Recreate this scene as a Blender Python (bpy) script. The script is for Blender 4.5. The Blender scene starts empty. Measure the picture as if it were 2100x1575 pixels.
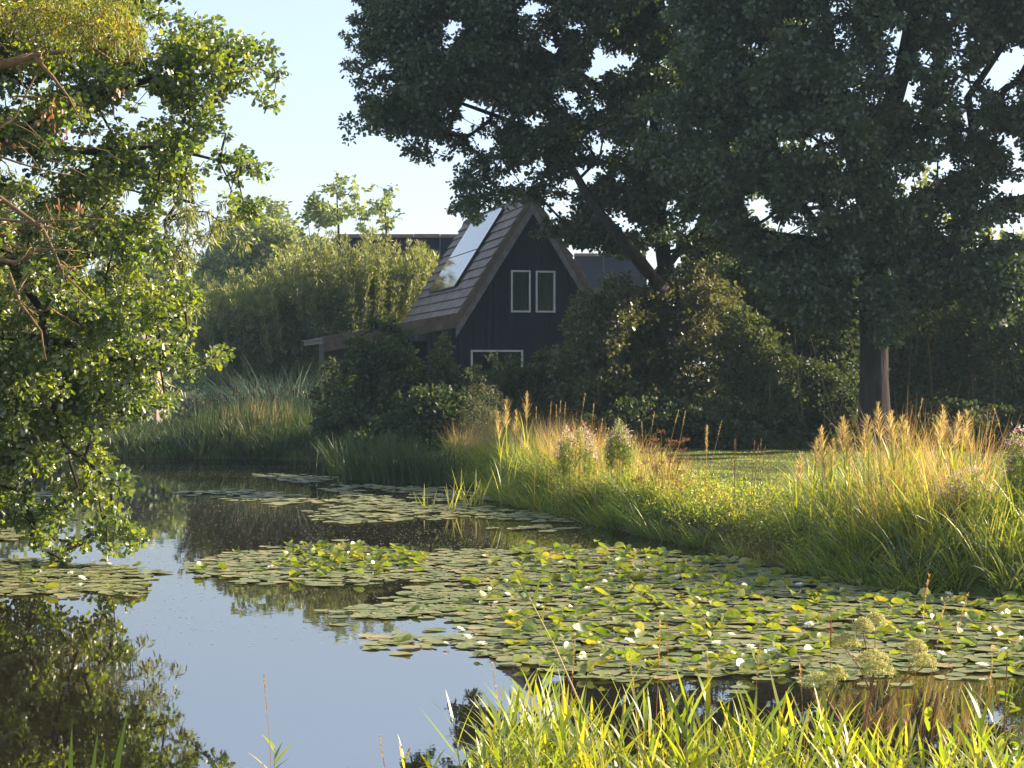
import bpy, math, random
import numpy as np
R = math.radians
HAZE = 0.00032
sc = bpy.context.scene
col = sc.collection

# ------------------------------------------------------------------ camera, sky, sun, exposure
F, CX, HY, H = 4200.0, 1050.0, 747.0, 2.5          # lens in photograph pixels, horizon line, eye height above the water
cam_d = bpy.data.cameras.new('camera'); cam = bpy.data.objects.new('camera', cam_d); col.objects.link(cam)
cam.location = (0, 0, H); cam.rotation_euler = (R(90), 0, 0)
cam_d.sensor_width = 36; cam_d.lens = 72; cam_d.shift_y = -(787.5 - HY) / 2100
cam_d.clip_start = 0.1; cam_d.clip_end = 6000
sc.camera = cam
SUN_AZ, SUN_EL = 72.0, 24.0                         # degrees right of the view direction, above the horizon
world = bpy.data.worlds.new('World'); sc.world = world; world.use_nodes = True
wn = world.node_tree.nodes; wl = world.node_tree.links
sky = wn.new('ShaderNodeTexSky'); sky.sky_type = 'NISHITA'; sky.sun_disc = False
sky.sun_elevation = R(SUN_EL); sky.sun_rotation = R(SUN_AZ)
sky.air_density = 1.0; sky.dust_density = 0.6; sky.ozone_density = 1.6
smix = wn.new('ShaderNodeMix'); smix.data_type = 'RGBA'; smix.inputs[0].default_value = .58      # thin veil of high haze evens the sky out
wl.new(sky.outputs[0], smix.inputs[6]); smix.inputs[7].default_value = (2.75, 3.05, 3.95, 1)
wl.new(smix.outputs[2], wn['Background'].inputs[0]); wn['Background'].inputs[1].default_value = 0.091
sun_d = bpy.data.lights.new('sun', 'SUN'); sun_d.energy = 5.0; sun_d.angle = R(0.6); sun_d.color = (1.0, 0.84, 0.62)
sun = bpy.data.objects.new('sun', sun_d); col.objects.link(sun)
sun.rotation_euler = (R(90 - SUN_EL), 0, R(180 - SUN_AZ) ); sun.location = (40, 40, 40)
sc.view_settings.view_transform = 'Standard'; sc.view_settings.look = 'None'; sc.view_settings.gamma = 1
sc.view_settings.exposure = 1.64
sc.render.engine = 'CYCLES'
cy = sc.cycles
cy.max_bounces = 7; cy.diffuse_bounces = 3; cy.glossy_bounces = 3; cy.transmission_bounces = 4; cy.volume_bounces = 1
cy.transparent_max_bounces = 8; cy.caustics_reflective = False; cy.caustics_refractive = False
cy.use_denoising = True; cy.sample_clamp_indirect = 4

# ------------------------------------------------------------------ helpers
def pt(px, py, D): return np.array([(px - CX) / F * D, D, H - (py - HY) / F * D])
def wp(px, py, z=0.0):
    D = F * (H - z) / (py - HY); return ((px - CX) / F * D, D)
def rng(s): return np.random.default_rng(s)

def mat(name):
    m = bpy.data.materials.new(name); m.use_nodes = True
    nt = m.node_tree; nt.nodes.clear()
    return m, nt.nodes, nt.links
def ramp(n, cols):
    r = n.new('ShaderNodeValToRGB'); e = r.color_ramp.elements
    while len(e) < len(cols): e.new(0.5)
    for i, c in enumerate(cols):
        e[i].position = c[0]; e[i].color = (*c[1], 1)
    return r
def leafmat(name, cols, trans=0.45, tint=(1.25, 1.3, 0.6), gloss=0.05, rough=0.45):
    m, n, l = mat(name)
    at = n.new('ShaderNodeAttribute'); at.attribute_name = 'tone'
    k = len(cols); rp = ramp(n, [(i / (k - 1), c) for i, c in enumerate(cols)])
    l.new(at.outputs['Fac'], rp.inputs[0])
    d = n.new('ShaderNodeBsdfDiffuse'); l.new(rp.outputs[0], d.inputs[0])
    mx = n.new('ShaderNodeMix'); mx.data_type = 'RGBA'; mx.blend_type = 'MULTIPLY'; mx.inputs[0].default_value = 1
    l.new(rp.outputs[0], mx.inputs[6]); mx.inputs[7].default_value = (*[t * 1.6 for t in tint], 1)
    t = n.new('ShaderNodeBsdfTranslucent'); l.new(mx.outputs[2], t.inputs[0])
    ms = n.new('ShaderNodeMixShader'); ms.inputs[0].default_value = trans
    l.new(d.outputs[0], ms.inputs[1]); l.new(t.outputs[0], ms.inputs[2])
    g = n.new('ShaderNodeBsdfGlossy'); g.inputs['Roughness'].default_value = rough; g.inputs[0].default_value = (1, 1, 1, 1)
    m2 = n.new('ShaderNodeMixShader'); m2.inputs[0].default_value = gloss
    l.new(ms.outputs[0], m2.inputs[1]); l.new(g.outputs[0], m2.inputs[2])
    o = n.new('ShaderNodeOutputMaterial'); l.new(m2.outputs[0], o.inputs[0])
    return m
def surf(name, c1, c2, scale=5.0, rough=0.8, bump=0.2, stretch=(1, 1, 1), spec=0.3, detail=6, c3=None):
    m, n, l = mat(name)
    tc = n.new('ShaderNodeTexCoord'); mp = n.new('ShaderNodeMapping'); mp.inputs['Scale'].default_value = stretch
    l.new(tc.outputs['Object'], mp.inputs[0])
    nz = n.new('ShaderNodeTexNoise'); nz.inputs['Scale'].default_value = scale; nz.inputs['Detail'].default_value = detail
    l.new(mp.outputs[0], nz.inputs['Vector'])
    cs = [(0.3, c1), (0.7, c2)] if c3 is None else [(0.3, c1), (0.5, c2), (0.68, c3)]
    rp = ramp(n, cs); l.new(nz.outputs[0], rp.inputs[0])
    p = n.new('ShaderNodeBsdfPrincipled'); l.new(rp.outputs[0], p.inputs['Base Color'])
    p.inputs['Roughness'].default_value = rough; p.inputs['Specular IOR Level'].default_value = spec
    if bump:
        b = n.new('ShaderNodeBump'); b.inputs['Strength'].default_value = bump; b.inputs['Distance'].default_value = 0.05
        l.new(nz.outputs[0], b.inputs['Height']); l.new(b.outputs[0], p.inputs['Normal'])
    o = n.new('ShaderNodeOutputMaterial'); l.new(p.outputs[0], o.inputs[0])
    return m

def tag(o, label=None, cat=None, group=None, kind=None):
    if label: o['label'] = label
    if cat: o['category'] = cat
    if group: o['group'] = group
    if kind: o['kind'] = kind
    return o
def empty(name, loc=(0, 0, 0), rz=0):
    o = bpy.data.objects.new(name, None); col.objects.link(o); o.location = loc; o.rotation_euler = (0, 0, rz)
    o.empty_display_size = 0.2
    return o
def link(name, me, parent=None):
    o = bpy.data.objects.new(name, me); col.objects.link(o)
    if parent is not None: o.parent = parent
    return o
def mesh_np(name, V, faces, m, parent=None, tone=None, smooth=False, origin=None):
    """faces: list of (K,n) int arrays. Vertices are given in the parent's (or the origin's) space."""
    V = np.asarray(V, float)
    if origin is not None: V = V - np.asarray(origin)
    me = bpy.data.meshes.new(name)
    me.vertices.add(len(V)); me.vertices.foreach_set('co', V.astype(np.float32).ravel())
    if not isinstance(faces, list): faces = [faces]
    tot = np.concatenate([np.full(len(f), f.shape[1]) for f in faces]); idx = np.concatenate([f.ravel() for f in faces])
    me.loops.add(len(idx)); me.loops.foreach_set('vertex_index', idx.astype(np.int32))
    me.polygons.add(len(tot)); st = np.concatenate([[0], np.cumsum(tot)[:-1]])
    me.polygons.foreach_set('loop_start', st.astype(np.int32))
    try: me.polygons.foreach_set('loop_total', tot.astype(np.int32))
    except Exception: pass
    if tone is not None:
        a = me.attributes.new('tone', 'FLOAT', 'FACE'); a.data.foreach_set('value', np.clip(tone, 0, 1).astype(np.float32))
    me.update(calc_edges=True); me.materials.append(m)
    if smooth: me.polygons.foreach_set('use_smooth', np.ones(len(tot), bool))
    o = link(name, me, parent)
    if origin is not None and parent is None: o.location = origin
    return o

class MB:
    """collects boxes, prisms, tubes into one mesh"""
    def __init__(s): s.v = []; s.f = []
    def add(s, vs, fs):
        b = len(s.v); s.v += [tuple(map(float, v)) for v in vs]; s.f += [tuple(b + i for i in f) for f in fs]
    def box(s, x0, x1, y0, y1, z0, z1):
        s.add([(x, y, z) for z in (z0, z1) for y in (y0, y1) for x in (x0, x1)],
              [(0, 2, 3, 1), (4, 5, 7, 6), (0, 1, 5, 4), (1, 3, 7, 5), (3, 2, 6, 7), (2, 0, 4, 6)])
    def prism(s, poly, y0, y1):                       # polygon in x,z swept along y
        n = len(poly)
        s.add([(x, y0, z) for x, z in poly] + [(x, y1, z) for x, z in poly],
              [tuple(range(n)), tuple(range(2 * n - 1, n - 1, -1))] + [((i + 1) % n, i, n + i, n + (i + 1) % n) for i in range(n)])
    def tube(s, pts, rs, k=8, cap=True):
        pts = [np.array(p, float) for p in pts]; b = len(s.v); n = len(pts)
        for i, p in enumerate(pts):
            d = pts[min(i + 1, n - 1)] - pts[max(i - 1, 0)]; d /= np.linalg.norm(d) + 1e-9
            a = np.cross(d, (0.3, 1, 0.2) if abs(d[1]) < .9 else (1, 0, 0)); a /= np.linalg.norm(a); c = np.cross(d, a)
            r = rs[i] if hasattr(rs, '__len__') else rs
            for j in range(k):
                t = 2 * math.pi * j / k; s.v.append(tuple(p + r * (math.cos(t) * a + math.sin(t) * c)))
        for i in range(n - 1):
            for j in range(k):
                s.f.append((b + i * k + j, b + i * k + (j + 1) % k, b + (i + 1) * k + (j + 1) % k, b + (i + 1) * k + j))
        if cap: s.f.append(tuple(b + j for j in range(k - 1, -1, -1))); s.f.append(tuple(b + (n - 1) * k + j for j in range(k)))
    def mesh(s, name, m, smooth=False, tone=None):
        me = bpy.data.meshes.new(name); me.from_pydata(s.v, [], s.f); me.materials.append(m)
        if tone is not None:
            a = me.attributes.new('tone', 'FLOAT', 'FACE'); a.data.foreach_set('value', np.full(len(s.f), tone, np.float32) if np.isscalar(tone) else np.asarray(tone, np.float32))
        if smooth: me.polygons.foreach_set('use_smooth', np.ones(len(s.f), bool))
        me.update(); return me
    def build(s, name, m, parent=None, smooth=False, tone=None):
        return link(name, s.mesh(name, m, smooth, tone), parent)

def unit(a): return a / (np.linalg.norm(a, axis=-1, keepdims=True) + 1e-9)
def fbm(x, y, s=1.0, seed=0):                        # cheap smooth 2-D noise in about -1..1
    r = rng(seed); o = 0
    for k in range(6):
        fx, fy, ph = r.normal(0, 1, 2).tolist() + [r.uniform(0, 6.28)]
        o = o + np.sin((x * fx + y * fy) / s * (1 + .5 * k) + ph) / (1 + .35 * k)
    return o / 2.6
def in_poly(x, y, P):
    P = np.asarray(P, float); ins = np.zeros(np.shape(x), bool)
    for i in range(len(P)):
        x0, y0 = P[i - 1]; x1, y1 = P[i]
        c = ((y0 > y) != (y1 > y)) & (x < (x1 - x0) * (y - y0) / ((y1 - y0) if y1 != y0 else 1e-9) + x0)
        ins ^= c
    return ins
def poly_dist(x, y, P):
    P = np.asarray(P, float); d = np.full(np.shape(x), 1e9)
    for i in range(len(P)):
        a = P[i - 1]; b = P[i]; ab = b - a; L = (ab ** 2).sum() + 1e-9
        t = np.clip(((x - a[0]) * ab[0] + (y - a[1]) * ab[1]) / L, 0, 1)
        d = np.minimum(d, np.hypot(x - a[0] - t * ab[0], y - a[1] - t * ab[1]))
    return d

# leaf outlines: (side, along, lift); two halves folded along the midrib
T_OAK = (np.array([(0, 0, 0), (-.16, .2, .03), (-.36, .42, .08), (-.25, .55, .05), (-.34, .8, .07), (0, 1, -.05), (.34, .8, .07), (.25, .55, .05), (.36, .42, .08), (.16, .2, .03)]),
         np.array([(0, 5, 4, 3, 2, 1), (0, 9, 8, 7, 6, 5)]))
T_OVAL = (np.array([(0, 0, 0), (-.3, .35, .08), (-.22, .8, .04), (0, 1, -.06), (.22, .8, .04), (.3, .35, .08)]), np.array([(0, 3, 2, 1), (0, 5, 4, 3)]))
T_NARROW = (np.array([(0, 0, 0), (-.10, .35, .03), (0, 1, -.12), (.10, .35, .03)]), np.array([(0, 2, 1, 0), (0, 3, 2, 0)])[:, :3])
T_CARD = (np.array([(-.3, .1, 0), (.3, .0, .05), (.35, .9, -.05), (-.25, 1, .05)]), np.array([(0, 1, 2, 3)]))
def leaf_arrays(P, A, N, S, T):
    tv, tf = T; n, k = len(P), len(tv)
    A = unit(A); B = unit(np.cross(A, N)); C = np.cross(B, A)
    V = (P[:, None] + S[:, None, None] * (tv[None, :, 0:1] * B[:, None] + tv[None, :, 1:2] * A[:, None] + tv[None, :, 2:3] * C[:, None])).reshape(-1, 3)
    Fc = (tf[None] + (np.arange(n) * k)[:, None, None]).reshape(-1, tf.shape[1])
    return V, Fc, len(tf)
def leaves(name, P, A, N, S, T, m, parent=None, tone=None, origin=None):
    V, Fc, q = leaf_arrays(P, A, N, S, T)
    tn = np.repeat(tone, q) if tone is not None else None
    return mesh_np(name, V, Fc, m, parent, tn, origin=origin)

def blade_arrays(B, L, W, head, lean, bend, seg=5, side=None):
    """curved grass blades: base points, length, width, heading, start lean and bend in radians"""
    n = len(B); hx, hy = np.cos(head), np.sin(head)
    if side is None: side = head + np.pi / 2
    sx, sy = np.cos(side), np.sin(side)
    P = B.copy(); rows = []
    for i in range(seg + 1):
        t = i / seg; w = W * np.where(t < .12, .6 + 3 * t, (1 - ((t - .1) / .9) ** 2 * .96)) * .5
        rows.append(np.stack([P - np.stack([sx * w, sy * w, 0 * w], 1), P + np.stack([sx * w, sy * w, 0 * w], 1)], 1))
        ph = lean + bend * (t + .5 / seg); st = L / seg
        P = P + np.stack([hx * np.sin(ph) * st, hy * np.sin(ph) * st, np.cos(ph) * st], 1)
    V = np.stack(rows, 1).reshape(-1, 3)                 # n, seg+1, 2
    q = np.array([(2 * i, 2 * i + 1, 2 * i + 3, 2 * i + 2) for i in range(seg)])
    Fc = (q[None] + (np.arange(n) * (2 * seg + 2))[:, None, None]).reshape(-1, 4)
    return V, Fc
def blades(name, B, L, W, head, lean, bend, m, parent=None, tone=None, seg=5, side=None, origin=None):
    V, Fc = blade_arrays(B, L, W, head, lean, bend, seg, side)
    return mesh_np(name, V, Fc, m, parent, np.repeat(tone, seg) if tone is not None else None, origin=origin)

# ------------------------------------------------------------------ terrain
SHORE = [(2500, 1238), (2100, 1228), (1950, 1219), (1850, 1210), (1750, 1196), (1680, 1180), (1600, 1160), (1540, 1142), (1480, 1126), (1400, 1112), (1300, 1090),
         (1200, 1068), (1100, 1045), (1040, 1028), (1000, 1006), (930, 992), (860, 990), (780, 985), (700, 972), (672, 955), (640, 944), (500, 941), (350, 940), (200, 938)]
SHW = [wp(*p) for p in SHORE]
WATER = [(-9, 10.6), (-3, 11.2), (3, 10.9), (10, 11.4), (20, 12), (24, 16), (20, 21)] + SHW + \
        [(-12.5, 57), (-12.8, 62), (-9, 65.5), (-6.5, 70), (-10, 90), (-18, 130), (-24, 165), (-45, 180), (-100, 185), (-70, 130), (-30, 80), (-18, 55),
         (-10.5, 34), (-8.4, 29), (-7.5, 25), (-7.5, 20), (-8.5, 14)]
def sdist(x, y): d = poly_dist(x, y, WATER); return np.where(in_poly(x, y, WATER), -d, d)
def sstep(a, b, t): t = np.clip((t - a) / (b - a), 0, 1); return t * t * (3 - 2 * t)
def gz(x, y, d=None):
    if d is None: d = sdist(x, y)
    up = .34 * sstep(-.05, .45, d) + .16 * sstep(.4, 3, d) - .14 * sstep(13, 9, y)
    return np.where(d > 0, up + .05 * fbm(x, y, 1.3, 5) * sstep(.0, .6, d), 0) - .8 * sstep(0, 1.3, -d) - .02
def gzs(x, y): return gz(np.asarray(x, float), np.asarray(y, float))
def grow(a, b, st, end_a, end_b):
    c = list(np.arange(a, b, st)); s = st
    lo, hi = [a - st], [c[-1] + st]
    while lo[-1] > end_a: s *= 1.25; lo.append(lo[-1] - s)
    s = st
    while hi[-1] < end_b: s *= 1.25; hi.append(hi[-1] + s)
    return np.array(lo[::-1] + c + hi)
gxs = grow(-16, 22, .2, -800, 800); gys = grow(8, 62, .2, -120, 1500)
GX, GY = np.meshgrid(gxs, gys); GZ = gz(GX, GY)
nx, ny = len(gxs), len(gys); ii = np.arange(nx * ny).reshape(ny, nx)
gf = np.stack([ii[:-1, :-1].ravel(), ii[:-1, 1:].ravel(), ii[1:, 1:].ravel(), ii[1:, :-1].ravel()], 1)
M_ground = surf('grassy_earth', (.035, .03, .018), (.06, .075, .02), 2.5, .95, .6, c3=(.11, .12, .03), spec=.1)
tag(mesh_np('ground', np.stack([GX, GY, GZ], -1).reshape(-1, 3), gf, M_ground, smooth=True), kind='structure')

def water_mat():
    m, n, l = mat('pond_water')
    tc = n.new('ShaderNodeTexCoord'); mp = n.new('ShaderNodeMapping'); mp.inputs['Scale'].default_value = (1, .55, 1)
    l.new(tc.outputs['Object'], mp.inputs[0])
    nz = n.new('ShaderNodeTexNoise'); nz.inputs['Scale'].default_value = 5; nz.inputs['Detail'].default_value = 3; l.new(mp.outputs[0], nz.inputs['Vector'])
    n2 = n.new('ShaderNodeTexNoise'); n2.inputs['Scale'].default_value = .35; n2.inputs['Detail'].default_value = 1; l.new(tc.outputs['Object'], n2.inputs['Vector'])
    mr = n.new('ShaderNodeMapRange'); mr.inputs[1].default_value = .45; mr.inputs[2].default_value = .7; mr.inputs[3].default_value = .25; mr.inputs[4].default_value = 1
    l.new(n2.outputs[0], mr.inputs[0])
    mu = n.new('ShaderNodeMath'); mu.operation = 'MULTIPLY'; l.new(nz.outputs[0], mu.inputs[0]); l.new(mr.outputs[0], mu.inputs[1])
    b = n.new('ShaderNodeBump'); b.inputs['Strength'].default_value = 1; b.inputs['Distance'].default_value = .0009; l.new(mu.outputs[0], b.inputs['Height'])
    d = n.new('ShaderNodeBsdfDiffuse'); d.inputs[0].default_value = (.014, .011, .007, 1)
    g = n.new('ShaderNodeBsdfGlossy'); g.inputs['Roughness'].default_value = .012; g.inputs[0].default_value = (.97, .97, .97, 1)
    l.new(b.outputs[0], g.inputs['Normal'])
    fr = n.new('ShaderNodeFresnel'); fr.inputs[0].default_value = 8.5
    ms = n.new('ShaderNodeMixShader'); l.new(fr.outputs[0], ms.inputs[0]); l.new(d.outputs[0], ms.inputs[1]); l.new(g.outputs[0], ms.inputs[2])
    o = n.new('ShaderNodeOutputMaterial'); l.new(ms.outputs[0], o.inputs[0])
    return m
wv = np.array([(-140, 4, 0), (40, 4, 0), (40, 200, 0), (-140, 200, 0)], float)
tag(mesh_np('water', wv, np.array([[0, 1, 2, 3]]), water_mat()), kind='structure')

# ------------------------------------------------------------------ foliage materials
M_bark = surf('oak_bark', (.020, .017, .016), (.048, .039, .034), 9, .95, .8, (1, 1, .22), .15)
M_twig = surf('sunlit_twig_bark', (.16, .10, .05), (.26, .17, .09), 14, .9, .4, (1, 1, .3), .2)
L_oak = leafmat('oak_leaf', [(.036, .060, .028), (.052, .080, .034), (.075, .10, .038)], .42, (1.2, 1.25, .45), .06)
L_oak_near = leafmat('broad_oak_leaf', [(.06, .10, .016), (.11, .155, .022), (.21, .235, .035)], .56, (1.25, 1.25, .35), .08)
L_willow = leafmat('willow_leaf', [(.085, .11, .03), (.155, .175, .05), (.26, .26, .10)], .5, (1.15, 1.15, .5), .06)
L_yellow = leafmat('yellowing_leaflet', [(.09, .13, .02), (.20, .22, .025), (.42, .32, .02)], .55, (1.1, 1.05, .5), .04)
L_shrub = leafmat('dark_shrub_leaf', [(.032, .052, .02), (.052, .074, .026), (.08, .095, .035)], .4, (1.2, 1.2, .5), .03, .55)
L_olive = leafmat('olive_shrub_leaf', [(.05, .062, .024), (.08, .092, .035), (.105, .112, .045)], .4, (1.2, 1.1, .5), .05)
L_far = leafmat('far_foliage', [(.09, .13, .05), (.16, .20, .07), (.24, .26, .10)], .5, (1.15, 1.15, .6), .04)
L_reed = leafmat('reed_blade', [(.032, .052, .02), (.052, .08, .025), (.09, .11, .04)], .35, (1.2, 1.2, .5), .03, .55)  # darkened so the colour stands in for shade over the spit sedges
L_blue = leafmat('blue_green_reed', [(.024, .046, .033), (.036, .066, .048), (.06, .09, .065)], .3, (1.1, 1.2, .8), .03, .55)
L_bank = leafmat('bank_grass_blade', [(.08, .13, .02), (.17, .23, .035), (.36, .34, .07)], .5, (1.2, 1.15, .4), .05)
L_dry = leafmat('dry_grass_blade', [(.28, .18, .075), (.42, .28, .12), (.55, .42, .20)], .45, (1.15, 1.0, .6), .03)
L_fore = leafmat('young_reed_leaf', [(.10, .17, .025), (.20, .27, .03), (.42, .38, .05), (.48, .26, .07)], .5, (1.2, 1.1, .35), .05)
L_pink = leafmat('willowherb_flower', [(.35, .08, .25), (.5, .15, .35), (.6, .4, .45)], .4, (1, 1, 1), .03)

# ------------------------------------------------------------------ woody plants
def tube_edges(Pa, Pb, Ra, Rb, k=5):
    n = len(Pa); d = unit(Pb - Pa); a = unit(np.cross(d, np.where(np.abs(d[:, 2:3]) < .9, [[0, 0, 1.]], [[1., 0, 0]]))); b = np.cross(d, a)
    t = np.arange(k) * 2 * np.pi / k
    ring = np.cos(t)[None, :, None] * a[:, None] + np.sin(t)[None, :, None] * b[:, None]
    V = np.concatenate([Pa[:, None] - d[:, None] * Ra[:, None, None] * .3 + ring * Ra[:, None, None], Pb[:, None] + ring * Rb[:, None, None]], 1).reshape(-1, 3)
    j = np.arange(k); q = np.stack([j, (j + 1) % k, k + (j + 1) % k, k + j], 1)
    return V, (q[None] + (np.arange(n) * 2 * k)[:, None, None]).reshape(-1, 4)
def skeleton(limbs, tips, r, r0=.007, ex=.5, wob=.12):
    """limbs: polylines [(point, radius), ...]; tips join to the nearest node, nearest first"""
    P, par, fix = [], [], []
    mb = MB()
    for li in limbs:
        pts = [np.array(p, float) for p, _ in li]; rs = [q for _, q in li]
        # resample with a spline-like wobble
        Q, RR = [], []
        for i in range(len(pts) - 1):
            m = max(2, int(np.linalg.norm(pts[i + 1] - pts[i]) / .5))
            for j in range(m):
                t = j / m; Q.append(pts[i] * (1 - t) + pts[i + 1] * t + r.normal(0, .035, 3) * (rs[i] * 1.0 + .15)); RR.append(rs[i] * (1 - t) + rs[i + 1] * t)
        Q.append(pts[-1]); RR.append(rs[-1])
        mb.tube(Q, [x * (1 + r.uniform(-.05, .05)) for x in RR], 12 if RR[0] > .12 else 7)
        for q, rr in zip(Q, RR): P.append(q); par.append(-1); fix.append(rr)
    P = np.array(P); nfix = len(P)
    cap = nfix + len(tips) * 4
    PP = np.zeros((cap, 3)); PP[:nfix] = P; par = list(par); n = nfix
    tips = np.asarray(tips)[:, :3]; d0 = np.min(np.linalg.norm(tips[:, None] - P[None, ::max(1, nfix // 60)], axis=2), 1)
    tipnode = []
    for ti in np.argsort(d0):
        t = tips[ti]; d = np.linalg.norm(PP[:n] - t, axis=1)
        base = int(np.argmin(d)); prev = base; a = PP[base]; L = d[base]
        m = int(min(4, max(1, round(L / .5))))
        for j in range(1, m + 1):
            s = j / m; q = a * (1 - s) + t * s + r.normal(0, wob * L / m, 3) * (j < m); q[2] += .08 * L * math.sin(s * math.pi)
            PP[n] = q; par.append(prev); prev = n; n += 1
        tipnode.append(prev)
    cnt = np.zeros(n); 
    for t in tipnode: cnt[t] += 1
    for i in range(n - 1, nfix - 1, -1): cnt[par[i]] += cnt[i]
    ch = np.arange(nfix, n); pa = np.array(par)[ch] if n > nfix else np.array([], int)
    rad = r0 * np.maximum(cnt, 1) ** ex
    fixr = np.array(fix)
    rpa = np.where(pa < nfix, np.minimum(rad[ch] * 1.25, fixr[np.minimum(pa, nfix - 1)] * .9), rad[pa])
    V, Q = tube_edges(PP[pa], PP[ch], rpa, rad[ch])
    b = len(mb.v); V2 = np.concatenate([np.array(mb.v).reshape(-1, 3), V]) if b else V
    qs = [np.array([f for f in mb.f if len(f) == 4]), Q + b] if b else [Q]
    caps = [np.array([f]) for f in mb.f if len(f) != 4]
    return V2, qs + caps

def clumps_from_poly(r, poly, n, D, T, holes=(), rmax=.5, rmin=.13, tfac=1.0, minT=.15, fringe=0):
    """centres spread through a crown whose seen outline is poly, thickness growing inwards from the edge"""
    P = np.array(poly, float); lo, hi = P.min(0), P.max(0); out = []
    ppm = F / D
    if fringe:                                       # small clumps right along the outline
        seg = np.linalg.norm(np.roll(P, -1, 0) - P, axis=1); si = r.choice(len(P), fringe, p=seg / seg.sum()); t = r.uniform(0, 1, fringe)[:, None]
        q = P[si] * (1 - t) + np.roll(P, -1, 0)[si] * t; q = q + r.normal(0, rmin * .7 * ppm, q.shape); dd = D + r.normal(0, T * .3, fringe)
        for (a, b), d_ in zip(q, dd): out.append(np.array([(a - CX) / F * d_, d_, H - (b - HY) / F * d_, rmin * r.uniform(.8, 1.4)]))
    n += fringe
    while len(out) < n:
        x = r.uniform(lo[0], hi[0], 4000); y = r.uniform(lo[1], hi[1], 4000)
        k = in_poly(x, y, P)
        x, y = x[k], y[k]; e = poly_dist(x, y, P); eh = e.copy()
        for hx, hy, hr, hr2 in holes: eh = np.minimum(eh, (np.sqrt(((x - hx) / hr) ** 2 + ((y - hy) / hr2) ** 2) - 1) * min(hr, hr2))
        rr = np.clip(eh / ppm, 0, rmax); k = (eh > 0) & (rr > rmin * .35) & (r.uniform(0, 1, len(x)) < .55 + .45 * rr / rmax)
        x, y, e, rr = x[k], y[k], e[k] / ppm, np.maximum(rr[k], rmin)
        th = minT + T * np.sqrt(np.clip(e * tfac / T, 0, 1))
        s = r.uniform(-1, 1, len(x)); dd = D + th * np.sign(s) * np.abs(s) ** .7
        z = H - (y - HY) / F * D; xx = (x - CX) / F * D
        # keep the true 3-D place: scale about the crown's own depth only slightly
        out += [np.array([a * (q / D), q, H + (b - H) * (q / D), w]) for a, q, b, w in zip(xx, dd, z, rr)]
    return np.array(out[:n])
def clumps_from_blob(r, c, rad, n, shell=.55):
    d = unit(r.normal(0, 1, (n, 3))); q = r.uniform(shell ** 3, 1, n) ** (1 / 3)
    return np.array(c) + d * q[:, None] * np.array(rad)
def leaf_field(r, C, rad, per, size, flat=.75, drop=.35, up=.8, jitter=.35, tone_c=.5, tone_j=.25, spread=1.0):
    rc_ = np.broadcast_to(rad, (len(C),)).astype(float)
    if C.shape[1] == 4: rc_ = np.minimum(C[:, 3], rc_); cnt_ = np.maximum(8, (per * (rc_ / np.max(rad)) ** 1.7)).astype(int)
    else: cnt_ = np.full(len(C), per)
    C = C[:, :3]; k = np.repeat(np.arange(len(C)), cnt_); n = len(k); rr = rc_[k]
    o = r.normal(0, 1, (n, 3)) * .48; o *= np.array([1, 1, flat]); nn = np.linalg.norm(o, axis=1, keepdims=True)
    o = np.where(nn > 1.15, o / nn * 1.15 * r.uniform(.5, 1, (n, 1)), o)
    P = C[k] + o * rr[:, None]
    A = unit(o) + r.normal(0, .7, (n, 3)) + np.array([0, 0, -drop]); N = r.normal(0, 1, (n, 3)) + np.array([0, 0, up])
    S = size * r.uniform(1 - jitter, 1 + jitter, n)
    ct = r.uniform(-.38, .38, len(C)); tone = tone_c + ct[k] + r.normal(0, tone_j, n)
    return P, A, N, S, tone

def tree(name, label, cat, C, rad, per, size, T, lm, limbs=(), bark=None, group=None, seed=1, base=None, trunkname='trunk', crownname='crown', r0=.007, bush=False, extra=None, tn=.5, **kw):
    r = rng(seed)
    P, A, N, S, tone = leaf_field(r, C, rad, per, size, tone_c=tn, **kw)
    k = P[:, 2] > .05; P, A, N, S, tone = P[k], A[k], N[k], S[k], tone[k]
    if base is None: base = (float(C[:, 0].mean()), float(C[:, 1].mean()), 0.4)
    root = empty(name, base); tag(root, label, cat, group)
    b = np.array(base)
    if bush and not limbs:
        limbs = []
        for i in range(5):
            t = C[r.integers(len(C)), :3]; s = b + np.array([r.normal(0, .25), r.normal(0, .2), -.1])
            limbs.append([(s, .035), (s * .5 + t * .5 + np.array([0, 0, .25 * (t[2] - s[2])]), .022), (t, .01)])
    V, Q = skeleton(limbs, C, r, r0)
    mesh_np(trunkname, V - b, Q, bark or M_bark, root, smooth=True)
    leaves(crownname, P - b, A, N, S, T, lm, root, tone)
    return root

# ------------------------------------------------------------------ house
HA = R(10.5)
def brick(name, c1, c2, mortar, sc_=(1, 1, 1), bw=.45, rh=.3, off=.5):
    m, n, l = mat(name)
    tc = n.new('ShaderNodeTexCoord'); mp = n.new('ShaderNodeMapping'); mp.inputs['Scale'].default_value = sc_; l.new(tc.outputs['Object'], mp.inputs[0])
    b = n.new('ShaderNodeTexBrick'); b.inputs['Color1'].default_value = (*c1, 1); b.inputs['Color2'].default_value = (*c2, 1); b.inputs['Mortar'].default_value = (*mortar, 1)
    b.inputs['Scale'].default_value = 1; b.inputs['Brick Width'].default_value = bw; b.inputs['Row Height'].default_value = rh; b.inputs['Mortar Size'].default_value = .008; b.offset = off
    l.new(mp.outputs[0], b.inputs['Vector'])
    p = n.new('ShaderNodeBsdfPrincipled'); p.inputs['Roughness'].default_value = .8; l.new(b.outputs[0], p.inputs['Base Color'])
    o = n.new('ShaderNodeOutputMaterial'); l.new(p.outputs[0], o.inputs[0]); return m
M_clad = surf('black_stained_boards', (.004, .005, .017), (.012, .013, .033), 5, .75, .25, (5, 5, .25), .2)
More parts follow.
